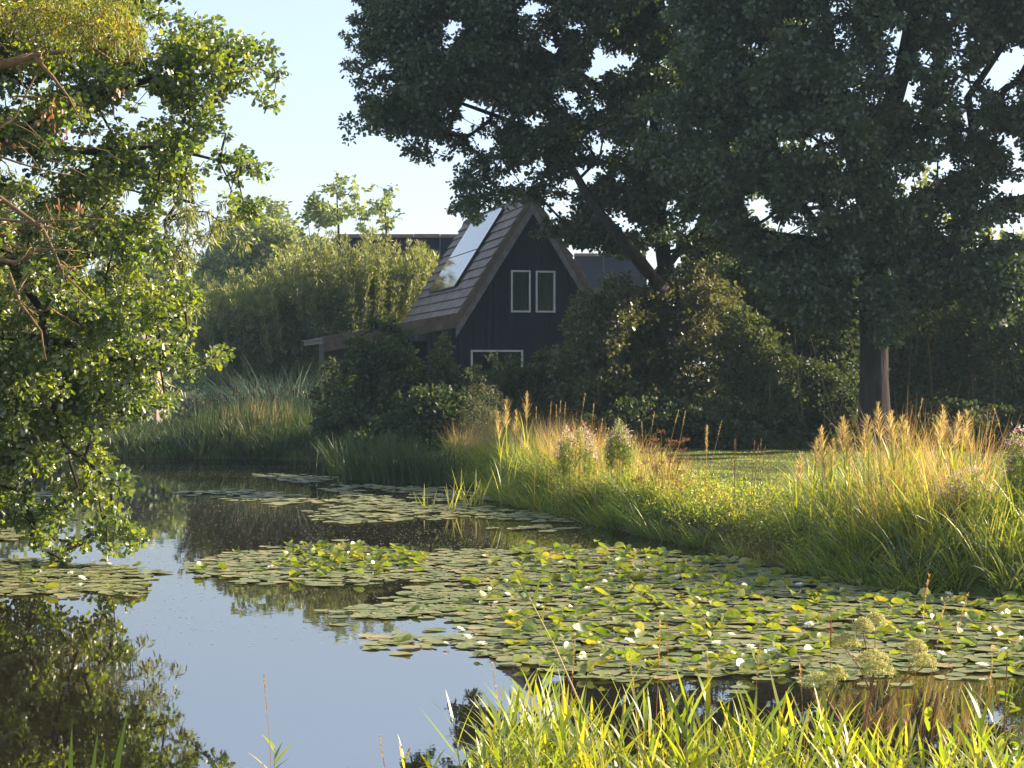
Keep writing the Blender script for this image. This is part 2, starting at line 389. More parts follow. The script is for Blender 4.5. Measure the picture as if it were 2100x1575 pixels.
M_panelwall = surf('dark_grey_panel', (.022, .023, .034), (.032, .033, .045), 4, .7, .1)
M_tile = surf('weathered_roof_tile', (.085, .068, .058), (.15, .12, .10), 3.5, .75, .4, c3=(.20, .165, .135), spec=.35)
M_fascia = surf('brown_fascia_board', (.08, .052, .040), (.14, .10, .082), 5, .8, .3, (1, 3, 1), .25)
M_white = surf('pale_window_frame', (.42, .43, .43), (.55, .56, .55), 6, .5, .05)
M_curtain = surf('dark_curtain', (.30, .33, .31), (.48, .52, .49), 5, .9, .3, (6, 6, .3), .1)
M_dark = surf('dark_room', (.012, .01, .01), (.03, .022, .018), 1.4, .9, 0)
def glassmat(name, base, rough=.03, ior=1.5):
    m, n, l = mat(name); p = n.new('ShaderNodeBsdfPrincipled'); p.inputs['Base Color'].default_value = (*base, 1); p.inputs['Roughness'].default_value = rough
    p.inputs['IOR'].default_value = ior; o = n.new('ShaderNodeOutputMaterial'); l.new(p.outputs[0], o.inputs[0]); return m
M_cell = glassmat('solar_cell_glass', (.012, .016, .035), .06, 1.75)
M_alu = glassmat('dark_aluminium', (.05, .055, .065), .35)
def win_glass():
    m, n, l = mat('window_glass'); t = n.new('ShaderNodeBsdfTransparent'); t.inputs[0].default_value = (.8, .85, .85, 1)
    g = n.new('ShaderNodeBsdfGlossy'); g.inputs['Roughness'].default_value = .01; fr = n.new('ShaderNodeFresnel'); fr.inputs[0].default_value = 1.6
    ms = n.new('ShaderNodeMixShader'); l.new(fr.outputs[0], ms.inputs[0]); l.new(t.outputs[0], ms.inputs[1]); l.new(g.outputs[0], ms.inputs[2])
    o = n.new('ShaderNodeOutputMaterial'); l.new(ms.outputs[0], o.inputs[0]); return m
M_glass = win_glass()

house = empty('black_house', (.62, 64.8, .0), HA)
tag(house, 'black timber-clad gabled house with solar panels on its steep brown tiled roof', 'house')
APX, SL = 7.88, 3.82 / 2.39                      # ridge height, slope of the steep roof
LEN = 13.0; r = rng(11)
def zr(a): return APX - SL * abs(a)
# walls with openings: gable front
WH = 0.22                                        # wall depth behind the gable face
def rect_wall_x(mb, y0, y1, x0, x1, z0, z1, holes):
    xs = sorted({x0, x1, *[h[0] for h in holes], *[h[1] for h in holes]}); zs = sorted({z0, z1, *[h[2] for h in holes], *[h[3] for h in holes]})
    for i in range(len(xs) - 1):
        for j in range(len(zs) - 1):
            cx, cz = (xs[i] + xs[i + 1]) / 2, (zs[j] + zs[j + 1]) / 2
            if any(h[0] < cx < h[1] and h[2] < cz < h[3] for h in holes): continue
            mb.box(xs[i], xs[i + 1], y0, y1, zs[j], zs[j + 1])
W1 = (-.66, -.05, 4.15, 5.46); W2 = (.14, .75, 4.15, 5.45); WP = (-1.94, -.29, .95, 2.94)
mb = MB(); xw0, xw1 = -2.52, 2.42
holes = [W1, W2, WP]
# front gable made of vertical strips whose top follows the roof
step = .11; x = xw0; k = 0
while x < xw1 - .01:
    x2 = min(x + step, xw1); proud = .0 if k % 2 else .035
    w = .055 if k % 2 == 0 else step
    hs = [h for h in holes if h[0] - .001 < (x + x2) / 2 < h[1] + .001]
    cuts = [(.2, None)]
    segs = []; z0 = .2
    for h in sorted(hs, key=lambda h: h[2]): segs.append((z0, h[2])); z0 = h[3]
    top = min(zr(x), zr(x2)) - .12; segs.append((z0, top))
    for a, b in segs:
        if b > a: mb.box(x, x2, -proud - r.uniform(0, .004), WH, a, b)
    x = x2; k += 1
mb.build('gable_wall', M_clad, house)
mb = MB(); mb.box(-2.50, -2.30, WH + .003, LEN - .2, .2, 3.8); mb.box(2.2, 2.4, WH + .003, LEN - .2, .2, 3.9)
mb.prism([(-2.29, .2), (2.19, .2), (2.19, zr(2.19) - .25), (0, APX - .3), (-2.29, zr(2.29) - .25)], LEN - .45, LEN - .25)
mb.build('side_wall', M_clad, house)
mb = MB(); mb.box(-3.14, -2.53, .012, .18, .2, 3.78); mb.build('wall_panel', M_panelwall, house)
# steep roof: stepped tile courses on each side
def slope_courses(mb, side, s0, s1, nrow, y0, y1, pitch_fn, thick=.10, run=None):
    for i in range(nrow):
        ta, tb = i / nrow, (i + 1) / nrow
        a0 = s0 + (s1 - s0) * ta; a1 = s0 + (s1 - s0) * tb
        z0, z1 = pitch_fn(a0), pitch_fn(a1)
        nx_, nz_ = side * SL / math.hypot(1, SL), 1 / math.hypot(1, SL)
        y = y0
        while y < y1 - .05:
            L = min(r.uniform(.8, 1.35), y1 - y); lift = .085 + r.uniform(-.012, .012)
            mb.prism([(side * a0, z0), (side * a0 + nx_ * .02, z0 + nz_ * .02), (side * a1 + nx_ * lift, z1 + nz_ * lift - .02), (side * a1 - nx_ * .03, z1 - nz_ * .03 - .02)][::side], y, y + L - .012)
            y += L
rf = MB()
rf.prism([(0, APX - .14), (-2.41, zr(2.41) - .14), (-2.41, zr(2.41) - .02), (0, APX - .02)], -.20, LEN)
rf.prism([(0, APX - .141), (0, APX - .021), (2.41, zr(2.41) - .021), (2.41, zr(2.41) - .141)], -.20, LEN)
slope_courses(rf, -1, .05, 2.44, 12, -.21, LEN, zr); slope_courses(rf, 1, .05, 2.44, 12, -.21, LEN, zr)
roof = rf.build('roof', M_tile, house)
rc = MB()
for i in range(26):
    y = -.23 + i * (LEN + .2) / 26
    rc.prism([(-.17, APX - .2), (-.10, APX + .03), (0, APX + .09), (.10, APX + .03), (.17, APX - .2)], y, y + .50 + (i % 2) * .01)
rc.build('ridge_tile', M_tile, roof)
# verge boards on the gable: outer brown verge, inner grey soffit board
vb = MB()
for sd in (-1, 1):
    a1 = 2.50
    q = [(0, APX + .03), (sd * a1, zr(a1) + .03), (sd * a1, zr(a1) - .27), (0, APX - .27)]
    vb.prism(q if sd < 0 else q[::-1], -.27, -.222)
vb.build('verge_board', M_fascia, house)
vb = MB()
for sd in (-1, 1):
    a1 = 2.46
    q = [(0, APX - .273), (sd * a1, zr(a1) - .273), (sd * a1, zr(a1) - .62), (0, APX - .62)]
    vb.prism(q if sd < 0 else q[::-1], -.24, -.19)
vb.build('bargeboard', surf('grey_bargeboard', (.11, .10, .10), (.18, .165, .165), 5, .8, .2), house)
# windows
def window(h, name='window', split=0, curtain=True, room=False):
    x0, x1, z0, z1 = h; t = .045
    f = MB(); f.box(x0 - .01, x0 + t, -.045, .06, z0 - .01, z1 + .01); f.box(x1 - t, x1 + .01, -.045, .06, z0 - .01, z1 + .01)
    f.box(x0 + t, x1 - t, -.043, .058, z0 - .01, z0 + t); f.box(x0 + t, x1 - t, -.043, .058, z1 - t, z1 + .01)
    for s in range(split): xm = x0 + (x1 - x0) * (s + 1) / (split + 1); f.box(xm - .02, xm + .02, -.03, .05, z0 + t, z1 - t)
    w = empty(name, (0, 0, 0)); w.parent = house
    f.build('frame', M_white, w)
    g = MB(); g.box(x0 + t, x1 - t, .018, .03, z0 + t, z1 - t); g.build('glass', M_glass, w)
    if curtain:
        c = MB(); n = 24
        pts = [(x0 + (x1 - x0) * i / n, .14 + .018 * math.sin(i * 1.9)) for i in range(n + 1)]
        vs = [(p[0], p[1], z) for z in (z0 + .02, z1 - .02) for p in pts] + [(p[0], p[1] + .01, z) for z in (z0 + .02, z1 - .02) for p in pts]
        c.add(vs, [(i, i + 1, n + 2 + i, n + 1 + i) for i in range(n)] + [(2 * n + 3 + i, 2 * n + 2 + i, 3 * n + 3 + i, 3 * n + 4 + i) for i in range(n)]); c.build('curtain', M_curtain, w)
    return w
window(W1); window(W2); pw = window(WP, split=1, curtain=False)
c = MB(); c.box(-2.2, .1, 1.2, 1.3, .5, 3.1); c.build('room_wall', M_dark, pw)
c = MB(); c.box(-1.1, -.35, .26, .30, .9, 2.9); c.build('blind', surf('tan_blind', (.12, .10, .075), (.18, .15, .11), 4, .9, .1), pw)
# low side roof running on from the kink
def zl(a): return 4.06 - (abs(a) - 2.39) * .185
lr = MB()
lr.prism([(-2.36, zl(2.36)), (-2.36, zl(2.36) - .14), (-6.6, zl(6.6) - .14), (-6.6, zl(6.6))][::-1], -.18, 7.0)
for i in range(11):
    a0 = 2.42 + i * .385; y = -.19
    while y < 6.9:
        L = min(r.uniform(.9, 1.4), 7.0 - y)
        lr.prism([(-a0, zl(a0) + .015), (-a0 - .40, zl(a0 + .40) + .045), (-a0 - .40, zl(a0 + .40) - .0)], y, y + L - .012); y += L
lrp = lr.build('lower_roof', M_tile, house)
vb = MB(); vb.prism([(-2.47, zl(2.47) + .06), (-6.62, zl(6.62) + .06), (-6.62, zl(6.62) - .40), (-2.47, zl(2.47) - .40)], -.245, -.195); vb.build('fascia', M_fascia, lrp)
mb = MB(); mb.box(-6.0, -3.15, 1.3, 1.5, .2, zl(6.0) - .16); mb.build('recessed_wall', M_clad, house)
mb = MB(); mb.box(-6.58, -5.45, -.1, 1.6, .2, zl(6.6) - .15); mb.build('end_wall', surf('brown_end_boards', (.028, .02, .018), (.05, .037, .032), 5, .85, .3, (4, 4, .5)), house)
w = empty('side_window', (0, 1.28, 0)); w.parent = house
f = MB(); f.box(-5.0, -3.9, -.04, .0, 2.32, 2.38); f.box(-5.0, -4.94, -.04, .0, 1.2, 2.32); f.box(-3.96, -3.9, -.04, .0, 1.2, 2.32); f.build('frame', M_white, w)
f = MB(); f.box(-4.94, -3.96, -.02, -.004, 1.2, 2.32); f.build('glass', glassmat('dark_pane', (.02, .022, .025), .02), w)
f = MB(); f.box(-2.93, -2.83, -.03, .008, 1.0, 2.25); f.build('white_post', M_white, house)
# lamp-like vent pipe with cap at the low roof's end
f = MB(); f.tube([(-5.55, -.5, .2), (-5.55, -.5, 2.9)], .055, 8); f.tube([(-5.55, -.5, 2.85), (-5.55, -.5, 2.95), (-5.55, -.5, 3.18)], [.20, .16, .03], 8)
f.build('vent_pipe', M_panelwall, house)
# solar panels: one row above the other, seven columns
nvec = (-SL / math.hypot(1, SL), 1 / math.hypot(1, SL))
rows = [(.20, 1.18), (1.20, 2.18)]
def panel_box(mb, s0, s1, y0, y1, h0, h1):
    q = []
    for s, h in ((s0, h0), (s1, h0), (s1, h1), (s0, h1)): q.append((-s + nvec[0] * h, APX - SL * s + nvec[1] * h))
    mb.prism(q, y0, y1)
PV0, PV1 = 3.5, 9.6
for ri, (s0, s1) in enumerate(((.13, 1.02), (1.035, 1.80))):
    for ci in range(6):
        y0 = PV0 + (PV1 - PV0) * ci / 6; y1 = y0 + (PV1 - PV0) / 6 - .02
        sp = MB(); panel_box(sp, s0, s1, y0, y1, .12, .16); so = sp.build('solar_panel', M_alu, house)
        ce = MB()
        m_ = (y0 + y1) / 2
        panel_box(ce, s0 + .008, s1 - .008, y0 + .02, m_ - .008, .161, .163); panel_box(ce, s0 + .008, s1 - .008, m_ + .008, y1 - .02, .161, .163)
        ce.build('solar_cells', M_cell, so)
for q_ in (PV0 + .1, PV1 - .2):
    sp = MB(); panel_box(sp, .16, 1.76, q_, q_ + .04, .06, .118); sp.build('mounting_rail', M_alu, house)

# long dark-roofed houses behind
M_slate = surf('dark_roof_sheet', (.012, .013, .022), (.02, .021, .034), .8, .85, .05, spec=.12)
M_redcap = surf('reddish_ridge_cap', (.16, .10, .075), (.24, .16, .12), 5, .8, .2)
def long_house(px0, px1, D, py, label, rz=0.0, depth=7, seam=True):
    x0, x1 = (px0 - CX) / F * D, (px1 - CX) / F * D; zt = H - (py - HY) / F * D
    b = empty('long_house', ((x0 + x1) / 2, D, 0), rz); tag(b, label, 'house', 'row of dark-roofed houses behind the trees')
    w = (x1 - x0) / 2
    m = MB(); m.box(-w + .1, w - .1, .3, depth, .2, zt * .42); m.build('wall', M_panelwall, b)
    m = MB(); m.prism([(0, 0)] * 0 + [(-.35, zt * .40), (1.9, zt), (2.1, zt), (depth + .3, zt * .40), (depth, zt * .38), (2.0, zt - .25), (-.1, zt * .38)], -w, w)
    me = m.mesh('roof', M_slate); me.transform(__import__('mathutils').Matrix.Rotation(R(90), 4, 'Z') @ __import__('mathutils').Matrix.Scale(-1, 4, (0, 1, 0))); me.flip_normals()
    ro = link('roof', me, b)
    m = MB()
    n = int(2 * w / 1.0)
    for i in range(n): a = -w + 2 * w * i / n; m.box(a, a + 2 * w / n - .03, 1.75, 2.25, zt - .04, zt + .11 + .01 * (i % 2))
    m.build('ridge_cap', M_redcap, ro)
    if seam:
        for a in np.arange(-w + 1.5, w, 3.1):
            m = MB(); m.tube([(a, -.3, zt * .42), (a, 1.82, zt - .02)], .03, 5); m.build('seam', M_alu, ro)
    return b
long_house(680, 1010, 88, 480, 'long dark blue-grey roofed house with reddish ridge behind the willow bush')
long_house(1180, 1330, 104, 520, 'dark-roofed house seen between the black house and the oak limb')
long_house(1950, 2240, 92, 512, 'dark-roofed house at the far right behind the oak branches')
# small brick house seen through the leaves at the left
b = empty('brick_house', ((258 - CX) / F * 135, 135, 0), .1); tag(b, 'small brown brick house with tiled roof seen through leaves beyond the water', 'house')
m = MB(); m.box(-2.0, 2.0, 0, 6, .2, 3.4); m.build('wall', brick('brown_brick', (.22, .12, .08), (.28, .17, .11), (.3, .28, .25), (1, 1, 1), .4, .15), b)
m = MB(); m.prism([(-2.4, 3.1), (0, 5.3), (2.4, 3.1), (2.4, 2.9), (0, 5.0), (-2.4, 2.9)][::-1], -.4, 6.4); m.build('roof', M_redcap, b)
m = MB(); m.box(-1, 0.4, -.06, -.01, 1.4, 2.8); m.build('window', M_white, b)

# ------------------------------------------------------------------ oaks
OAKL_POLY = [(745, -60), (752, 60), (712, 120), (735, 190), (745, 225), (728, 262), (790, 268), (835, 275), (850, 330), (868, 342), (885, 288), (930, 302), (985, 318), (990, 345), (945, 362),
             (922, 395), (955, 452), (985, 432), (1010, 408), (1050, 395), (1095, 405), (1125, 392), (1160, 400), (1190, 440), (1225, 480), (1260, 470), (1300, 500), (1340, 470), (1400, 520), (1440, 500), (1500, 540),
             (1560, 480), (1620, 380), (1650, 200), (1640, -100), (1560, -420), (1300, -620), (1000, -560), (820, -330)]
HOL = [(962, 228, 22, 28), (1000, 345, 22, 14), (1060, 372, 45, 18), (1225, 118, 16, 24), (1272, 118, 13, 12), (1085, 20, 20, 18), (1235, 300, 26, 22), (1412, 38, 26, 36), (1560, 100, 15, 12), (1205, 355, 20, 12), (1130, 100, 14, 10),
       (930, 50, 14, 10), (1345, 280, 12, 10), (1590, 290, 16, 14), (1560, 430, 38, 32), (1310, 480, 26, 20), (1180, 372, 24, 12), (985, 290, 20, 12), (1110, 240, 10, 10), (1440, 350, 14, 22), (1480, 455, 20, 18), (1420, 470, 14, 12)]
def smallholes(seed, n, x0, x1, y0, y1, s):
    q = rng(seed); return [(q.uniform(x0, x1), q.uniform(y0, y1), q.uniform(s * .5, s), q.uniform(s * .4, s * .8)) for _ in range(n)]
DA = 54.0
r = rng(21)
C = clumps_from_poly(r, OAKL_POLY, 3200, DA, 4.2, [(a, b, c * .78, d * .78) for a, b, c, d in HOL] + smallholes(5, 60, 720, 1650, 0, 500, 10), rmax=.45, rmin=.2, fringe=260)
# low leafy spray in front of the gable's right verge
sp_ = clumps_from_poly(r, [(1075, 470), (1120, 445), (1180, 440), (1240, 450), (1330, 500), (1290, 530), (1200, 520), (1140, 490), (1090, 485)], 60, DA - 1.5, .8, rmax=.3, rmin=.14)
C = np.concatenate([C, sp_])
def P3(px, py, D=DA): return pt(px, py, D)
limbs = [[(P3(1392, 930, 56), .34), (P3(1385, 760, 55.5), .30), (P3(1374, 600, 54), .27), (P3(1360, 520, 53.5), .21), (P3(1352, 400, 53.5), .18), (P3(1345, 250), .17), (P3(1320, 60), .13), (P3(1290, -200), .08)],
         [(P3(1374, 610, 54), .24), (P3(1330, 560, 52), .17), (P3(1275, 490, 51), .15), (P3(1215, 420, 51.5), .12), (P3(1170, 340, 52.5), .09), (P3(1080, 260, 54), .07), (P3(940, 210, 54.5), .045), (P3(830, 160, 54.5), .02)],
         [(P3(1345, 300), .13), (P3(1230, 180, 55), .10), (P3(1080, 80, 56), .07), (P3(900, 20, 56), .05)],
         [(P3(1350, 380), .13), (P3(1430, 300, 55), .10), (P3(1500, 150, 56), .07), (P3(1540, -50, 56), .05)],
         [(P3(1358, 560), .12), (P3(1420, 480, 55), .09), (P3(1500, 400, 55), .06)],
         [(P3(1275, 490, 53), .10), (P3(1190, 470, 52.5), .05), (P3(1120, 465, 52.5), .03)]]
tree('oak_tree', 'dark oak beside the house, its limb leaning left over the gable', 'tree', C, .52, 270, .092, T_CARD, L_oak, limbs, seed=22, base=tuple(P3(1392, 930)), r0=.008, group='big oaks on the right', tn=.45)

OAKR_POLY = [(1400, 420), (1330, 300), (1400, 100), (1380, -100), (1450, -420), (1700, -620), (2000, -640), (2300, -520), (2480, -250), (2500, 50), (2420, 300), (2300, 420), (2180, 440), (2090, 420), (2010, 440), (1950, 480),
             (1930, 560), (1860, 590), (1820, 540), (1760, 560), (1700, 590), (1640, 560), (1560, 560), (1480, 500)]
HOLR = [(2050, 150, 45, 38), (2090, 110, 30, 26), (1980, 190, 20, 22), (2085, 385, 45, 28), (1870, 190, 16, 14), (1875, 210, 18, 12), (1560, 430, 36, 34), (1740, 85, 8, 14), (1600, 295, 22, 18), (1545, 100, 14, 10), (1935, 340, 20, 22), (2080, 290, 22, 20),
        (1870, 60, 8, 22), (1950, 40, 10, 12), (1715, 12, 14, 8), (1630, 300, 12, 14), (1660, 435, 18, 16), (1620, 475, 22, 14), (1880, 375, 22, 12), (1990, 240, 14, 20), (1965, 130, 10, 14), (1840, 130, 8, 20)]
DB = 47.0
C = clumps_from_poly(r, OAKR_POLY, 3600, DB, 4.4, [(a, b, c * .78, d * .78) for a, b, c, d in HOLR] + smallholes(6, 50, 1350, 2100, 0, 540, 9), rmax=.45, rmin=.2, fringe=260)
C = np.concatenate([C, clumps_from_poly(r, [(1750, 560), (1850, 560), (1880, 640), (1840, 720), (1790, 705), (1770, 640)], 70, 45.6, .6, rmax=.3, rmin=.14), clumps_from_poly(r, [(1560, 540), (1740, 560), (1745, 640), (1700, 690), (1620, 660), (1570, 600)], 150, 46, 1.2, rmax=.4, rmin=.15, fringe=40), clumps_from_poly(r, [(1850, 560), (2110, 480), (2120, 620), (2030, 660), (1960, 600), (1890, 640)], 150, 46, 1.2, rmax=.4, rmin=.15, fringe=40)])
def Q3(px, py, D=DB): return pt(px, py, D)
limbs = [[(Q3(1800, 950), .50), (Q3(1797, 900), .42), (Q3(1793, 780), .33), (Q3(1790, 650), .32), (Q3(1788, 520), .33), (Q3(1785, 420), .32), (Q3(1800, 300), .26), (Q3(1850, 150), .20), (Q3(1890, -50), .14), (Q3(1900, -300), .08)],
         [(Q3(1788, 520), .25), (Q3(1690, 500, 47), .15), (Q3(1560, 480, 47), .12), (Q3(1450, 440, 47), .09), (Q3(1380, 400, 47), .05)],
         [(Q3(1790, 560), .20), (Q3(1720, 520, 47), .14), (Q3(1650, 430, 47), .11), (Q3(1590, 300, 47), .08), (Q3(1540, 120, 47), .05)],
         [(Q3(1800, 680), .18), (Q3(1900, 560, 46.5), .16), (Q3(1990, 450, 46), .13), (Q3(2010, 330, 46), .11), (Q3(1985, 200, 46), .09), (Q3(2060, 90, 46), .06)],
         [(Q3(1930, 540, 46.5), .12), (Q3(2020, 430, 46.3), .10), (Q3(2100, 405, 46), .08), (Q3(2200, 330, 46), .05)],
         [(Q3(1785, 430), .2), (Q3(1720, 250, 47.5), .14), (Q3(1700, 50, 48), .1), (Q3(1650, -200, 48), .06)],
         [(Q3(1800, 330), .18), (Q3(1900, 260, 48), .13), (Q3(1940, 60, 49), .09), (Q3(2100, -100, 49), .06)]]
tree('oak_tree', 'largest oak with thick straight trunk standing behind the tall bank grass', 'tree', C, .50, 270, .092, T_CARD, L_oak, limbs, seed=23, base=tuple(Q3(1800, 950)), r0=.008, group='big oaks on the right', tn=.45)

# ------------------------------------------------------------------ overhanging oak at the left
LO_POLY = [(320, -120), (345, -20), (300, 15), (385, 48), (440, 52), (470, 95), (525, 92), (545, 105), (500, 125), (505, 148), (568, 165), (530, 190), (475, 205), (455, 240), (440, 275), (490, 300), (505, 330), (528, 350), (500, 375), (530, 388), (528, 420),
           (495, 455), (487, 430), (478, 390), (455, 350), (415, 345), (405, 380), (330, 400), (300, 440), (320, 520), (375, 560), (385, 640), (360, 690), (440, 742), (400, 755), (330, 745), (300, 770), (330, 810), (372, 833), (330, 850),
           (255, 850), (200, 860), (207, 905), (205, 955), (245, 985), (205, 1000), (215, 1060), (235, 1085), (298, 1108), (240, 1112), (180, 1095), (165, 1110), (90, 1140), (60, 1090), (20, 1060), (-200, 1040), (-520, 900), (-700, 500), (-680, -200), (-400, -480), (0, -500), (250, -330)]
HOLL = [(265, 250, 16, 14), (290, 200, 12, 12), (420, 330, 16, 12), (60, 480, 30, 30), (60, 620, 25, 20), (260, 420, 24, 18), (310, 350, 12, 14), (210, 900, 12, 20)]
DL = 25.7; r = rng(31)
C = clumps_from_poly(r, LO_POLY, 2000, DL, 1.9, HOLL + smallholes(7, 60, 0, 500, 0, 1080, 13), minT=.1, rmax=.24, rmin=.10, fringe=330)
def L3(px, py, D=DL): return pt(px, py, D)
limbs = [[(L3(-330, 1190), .30), (L3(-320, 900), .26), (L3(-300, 600), .24), (L3(-260, 300), .20), (L3(-200, 0), .13), (L3(-100, -300), .07)],
         [(L3(-300, 560), .15), (L3(-150, 400, 25.5), .12), (L3(0, 300, 25.3), .09), (L3(160, 200, 25.3), .06), (L3(330, 160, 25.5), .035), (L3(470, 150, 25.6), .015)],
         [(L3(-310, 800), .14), (L3(-120, 700, 25.6), .10), (L3(60, 690, 25.6), .06), (L3(200, 720, 25.6), .035), (L3(330, 760, 25.6), .015)],
         [(L3(-150, 400, 25.5), .10), (L3(0, 500, 25.2), .07), (L3(85, 640, 25), .045), (L3(110, 830, 25), .03), (L3(160, 1000, 25), .015)],
         [(L3(-260, 250), .12), (L3(-60, 100, 26), .08), (L3(140, 20, 26), .05), (L3(300, -20, 26), .03)],
         [(L3(0, 300, 25.3), .07), (L3(180, 310, 25.6), .05), (L3(330, 300, 25.8), .03), (L3(450, 330, 25.8), .015)]]
tree('oak_tree', 'sunlit broad-leaved oak overhanging the water along the left edge', 'tree', C, .27, 190, .070, T_OAK, L_oak_near, limbs, seed=32, base=tuple(L3(-330, 1190)), r0=.0045, tn=.45)
# narrow-leaved willow behind it
WI_POLY = [(330, 330), (400, 400), (455, 430), (475, 460), (430, 500), (390, 540), (385, 640), (370, 700), (390, 770), (330, 820), (250, 850), (200, 860), (120, 800), (60, 500), (-100, 300), (-400, 200), (-600, 400), (-500, 900), (-350, 1000), (0, 950)]
DW = 31.0; C = clumps_from_poly(r, [(120, 380), (330, 340), (430, 420), (478, 470), (420, 500), (385, 560), (388, 660), (350, 720), (330, 800), (230, 860), (120, 870), (-100, 900), (-400, 850), (-420, 450), (-100, 330)], 700, DW, 1.5, smallholes(8, 20, 200, 450, 380, 800, 14), rmax=.33, rmin=.14, fringe=120)
limbs = [[(pt(-420, 1110, DW), .22), (pt(-380, 800, DW), .18), (pt(-250, 600, DW), .12), (pt(-50, 560, DW), .08), (pt(200, 520, DW), .05), (pt(340, 480, DW), .02)]]
tree('willow_tree', 'narrow-leaved willow showing pale green behind the overhanging oak', 'tree', C, .33, 120, .13, T_NARROW, L_willow, limbs, seed=33, base=tuple(pt(-420, 1110, DW)), r0=.0045, drop=1.2, tn=.55)
# yellowing locust branches in the top-left corner, bare orange-brown twigs below
DY = 23.0
C = clumps_from_poly(r, [(-60, -60), (200, -50), (330, -20), (310, 60), (320, 110), (280, 130), (210, 100), (120, 130), (40, 90), (-60, 60)], 85, DY, .7, rmax=.2, rmin=.08)
C2 = clumps_from_poly(r, [(80, -60), (260, 20), (310, 90), (250, 150), (160, 140), (60, 60)], 40, DY - .4, .4, rmax=.15, rmin=.08)
limbs = [[(pt(-420, 1230, DY), .2), (pt(-400, 800, DY), .16), (pt(-340, 450, DY), .13), (pt(-180, 200, DY), .09), (pt(-30, 140, DY), .06), (pt(70, 115, DY), .045)],
         [(pt(70, 115, DY), .03), (pt(110, 160, DY), .02), (pt(140, 200, DY), .014), (pt(165, 245, DY), .008)],
         [(pt(70, 115, DY), .03), (pt(190, 100, DY), .02), (pt(240, 130, DY), .013), (pt(330, 115, DY), .006)],
         [(pt(-180, 200, DY), .04), (pt(0, 30, DY), .025), (pt(100, 20, DY), .018), (pt(160, 50, DY), .01)],
         [(pt(-340, 450, DY), .06), (pt(-120, 400, DY), .04), (pt(0, 405, DY), .028), (pt(90, 470, DY), .022), (pt(130, 560, DY), .016), (pt(190, 620, DY), .008)],
         [(pt(-340, 520, DY), .05), (pt(-60, 520, DY), .03), (pt(30, 540, DY), .022), (pt(80, 510, DY), .016), (pt(165, 515, DY), .008)],
         [(pt(0, 320, DY), .014), (pt(80, 345, DY), .010), (pt(150, 360, DY), .005)],
         [(pt(-60, 300, DY), .02), (pt(30, 240, DY), .012), (pt(90, 120, DY), .01)],
         [(pt(-80, 440, DY), .02), (pt(50, 455, DY), .016), (pt(120, 452, DY), .012), (pt(230, 450, DY), .005)],
         [(pt(20, 560, DY), .02), (pt(40, 620, DY), .016), (pt(85, 680, DY), .012), (pt(95, 740, DY), .006)]]
tw = rng(40)
for i in range(46):                                # bare side twigs
    x, y = tw.uniform(-40, 170), tw.uniform(400, 640); L_ = tw.uniform(25, 75); an = tw.uniform(-1.2, 1.6)
    limbs.append([(pt(x, y, DY + tw.uniform(-.3, .3)), .009), (pt(x + L_ * .5 * math.cos(an), y + L_ * .5 * math.sin(an) + tw.uniform(-8, 8), DY + tw.uniform(-.3, .3)), .006), (pt(x + L_ * math.cos(an), y + L_ * math.sin(an), DY), .003)])
for i in range(16):
    x, y = tw.uniform(-20, 250), tw.uniform(40, 330); L_ = tw.uniform(40, 110); an = tw.uniform(-.4, 1.4)
    limbs.append([(pt(x, y, DY), .009), (pt(x + L_ * .5 * math.cos(an), y + L_ * .5 * math.sin(an), DY + tw.uniform(-.2, .2)), .006), (pt(x + L_ * math.cos(an), y + L_ * math.sin(an) + 8, DY), .003)])
rt = tree('locust_tree', 'yellowing fine-leaved branches with bare orange-brown twigs at top left', 'tree', np.concatenate([C, C2]), .22, 60, .085, T_NARROW, L_yellow, limbs, bark=M_twig, seed=34, base=tuple(pt(-420, 1230, DY)), r0=.003, drop=1.0, tn=.45, tone_j=.2)
pods = np.concatenate([np.array([pt(x, y, DY - .2) for _ in range(6)]) + rng(int(x)).normal(0, .04, (6, 3)) for x, y in ((88, 240), (105, 245), (112, 215), (128, 275), (3, 290), (115, 415), (148, 415), (157, 425), (240, 190), (265, 70), (275, 95))])
q = rng(41); M_pod = leafmat('reddish_dry_pod', [(.17, .06, .03), (.24, .10, .045), (.3, .16, .05)], .4, (1.1, .9, .6))
for i in range(0, len(pods), 6): leaves('dry_pods', pods[i:i + 6] - np.array(pt(-420, 1230, DY)), np.tile([0, 0, -1.], (6, 1)) + q.normal(0, .3, (6, 3)), q.normal(0, 1, (6, 3)), q.uniform(.04, .08, 6), T_OVAL, M_pod, rt, q.uniform(0, 1, 6))  # hanging clusters of reddish dry pods

# ------------------------------------------------------------------ background trees
def bgtree(poly, D, n, T, rad, per, size, m, label, seed, name='tree', Tm=T_CARD, drop=.3, holes=(), group='trees beyond the water and houses', tn=.5, **kw):
    r = rng(seed); C = clumps_from_poly(r, poly, n, D, T, holes, rmax=rad, rmin=rad * .35, fringe=n // 5)
    P = np.array(poly); cx = P[:, 0].mean(); b = pt(cx, 747 + F * 2.1 / D, D); top = P[:, 1].min()
    limbs = [[(b, .02 * ((HY - top) / F * D) + .05), (pt(cx + 8, (747 + top * 1.2) / 2.2, D), .1), (pt(cx, top + 30, D), .03)]]
    return tree(name, label, 'tree', C, rad, per, size, Tm, m, limbs, seed=seed, base=tuple(b), drop=drop, group=group, tn=tn, **kw)
bgtree([(385, 780), (385, 640), (400, 560), (430, 500), (450, 455), (500, 432), (560, 425), (600, 455), (622, 500), (650, 600), (650, 780)], 125, 420, 5, 1.0, 130, .25, L_far, 'pale hazy willow, broad and rounded, beyond the water left of the birches', 51, 'willow_tree', tn=.7)
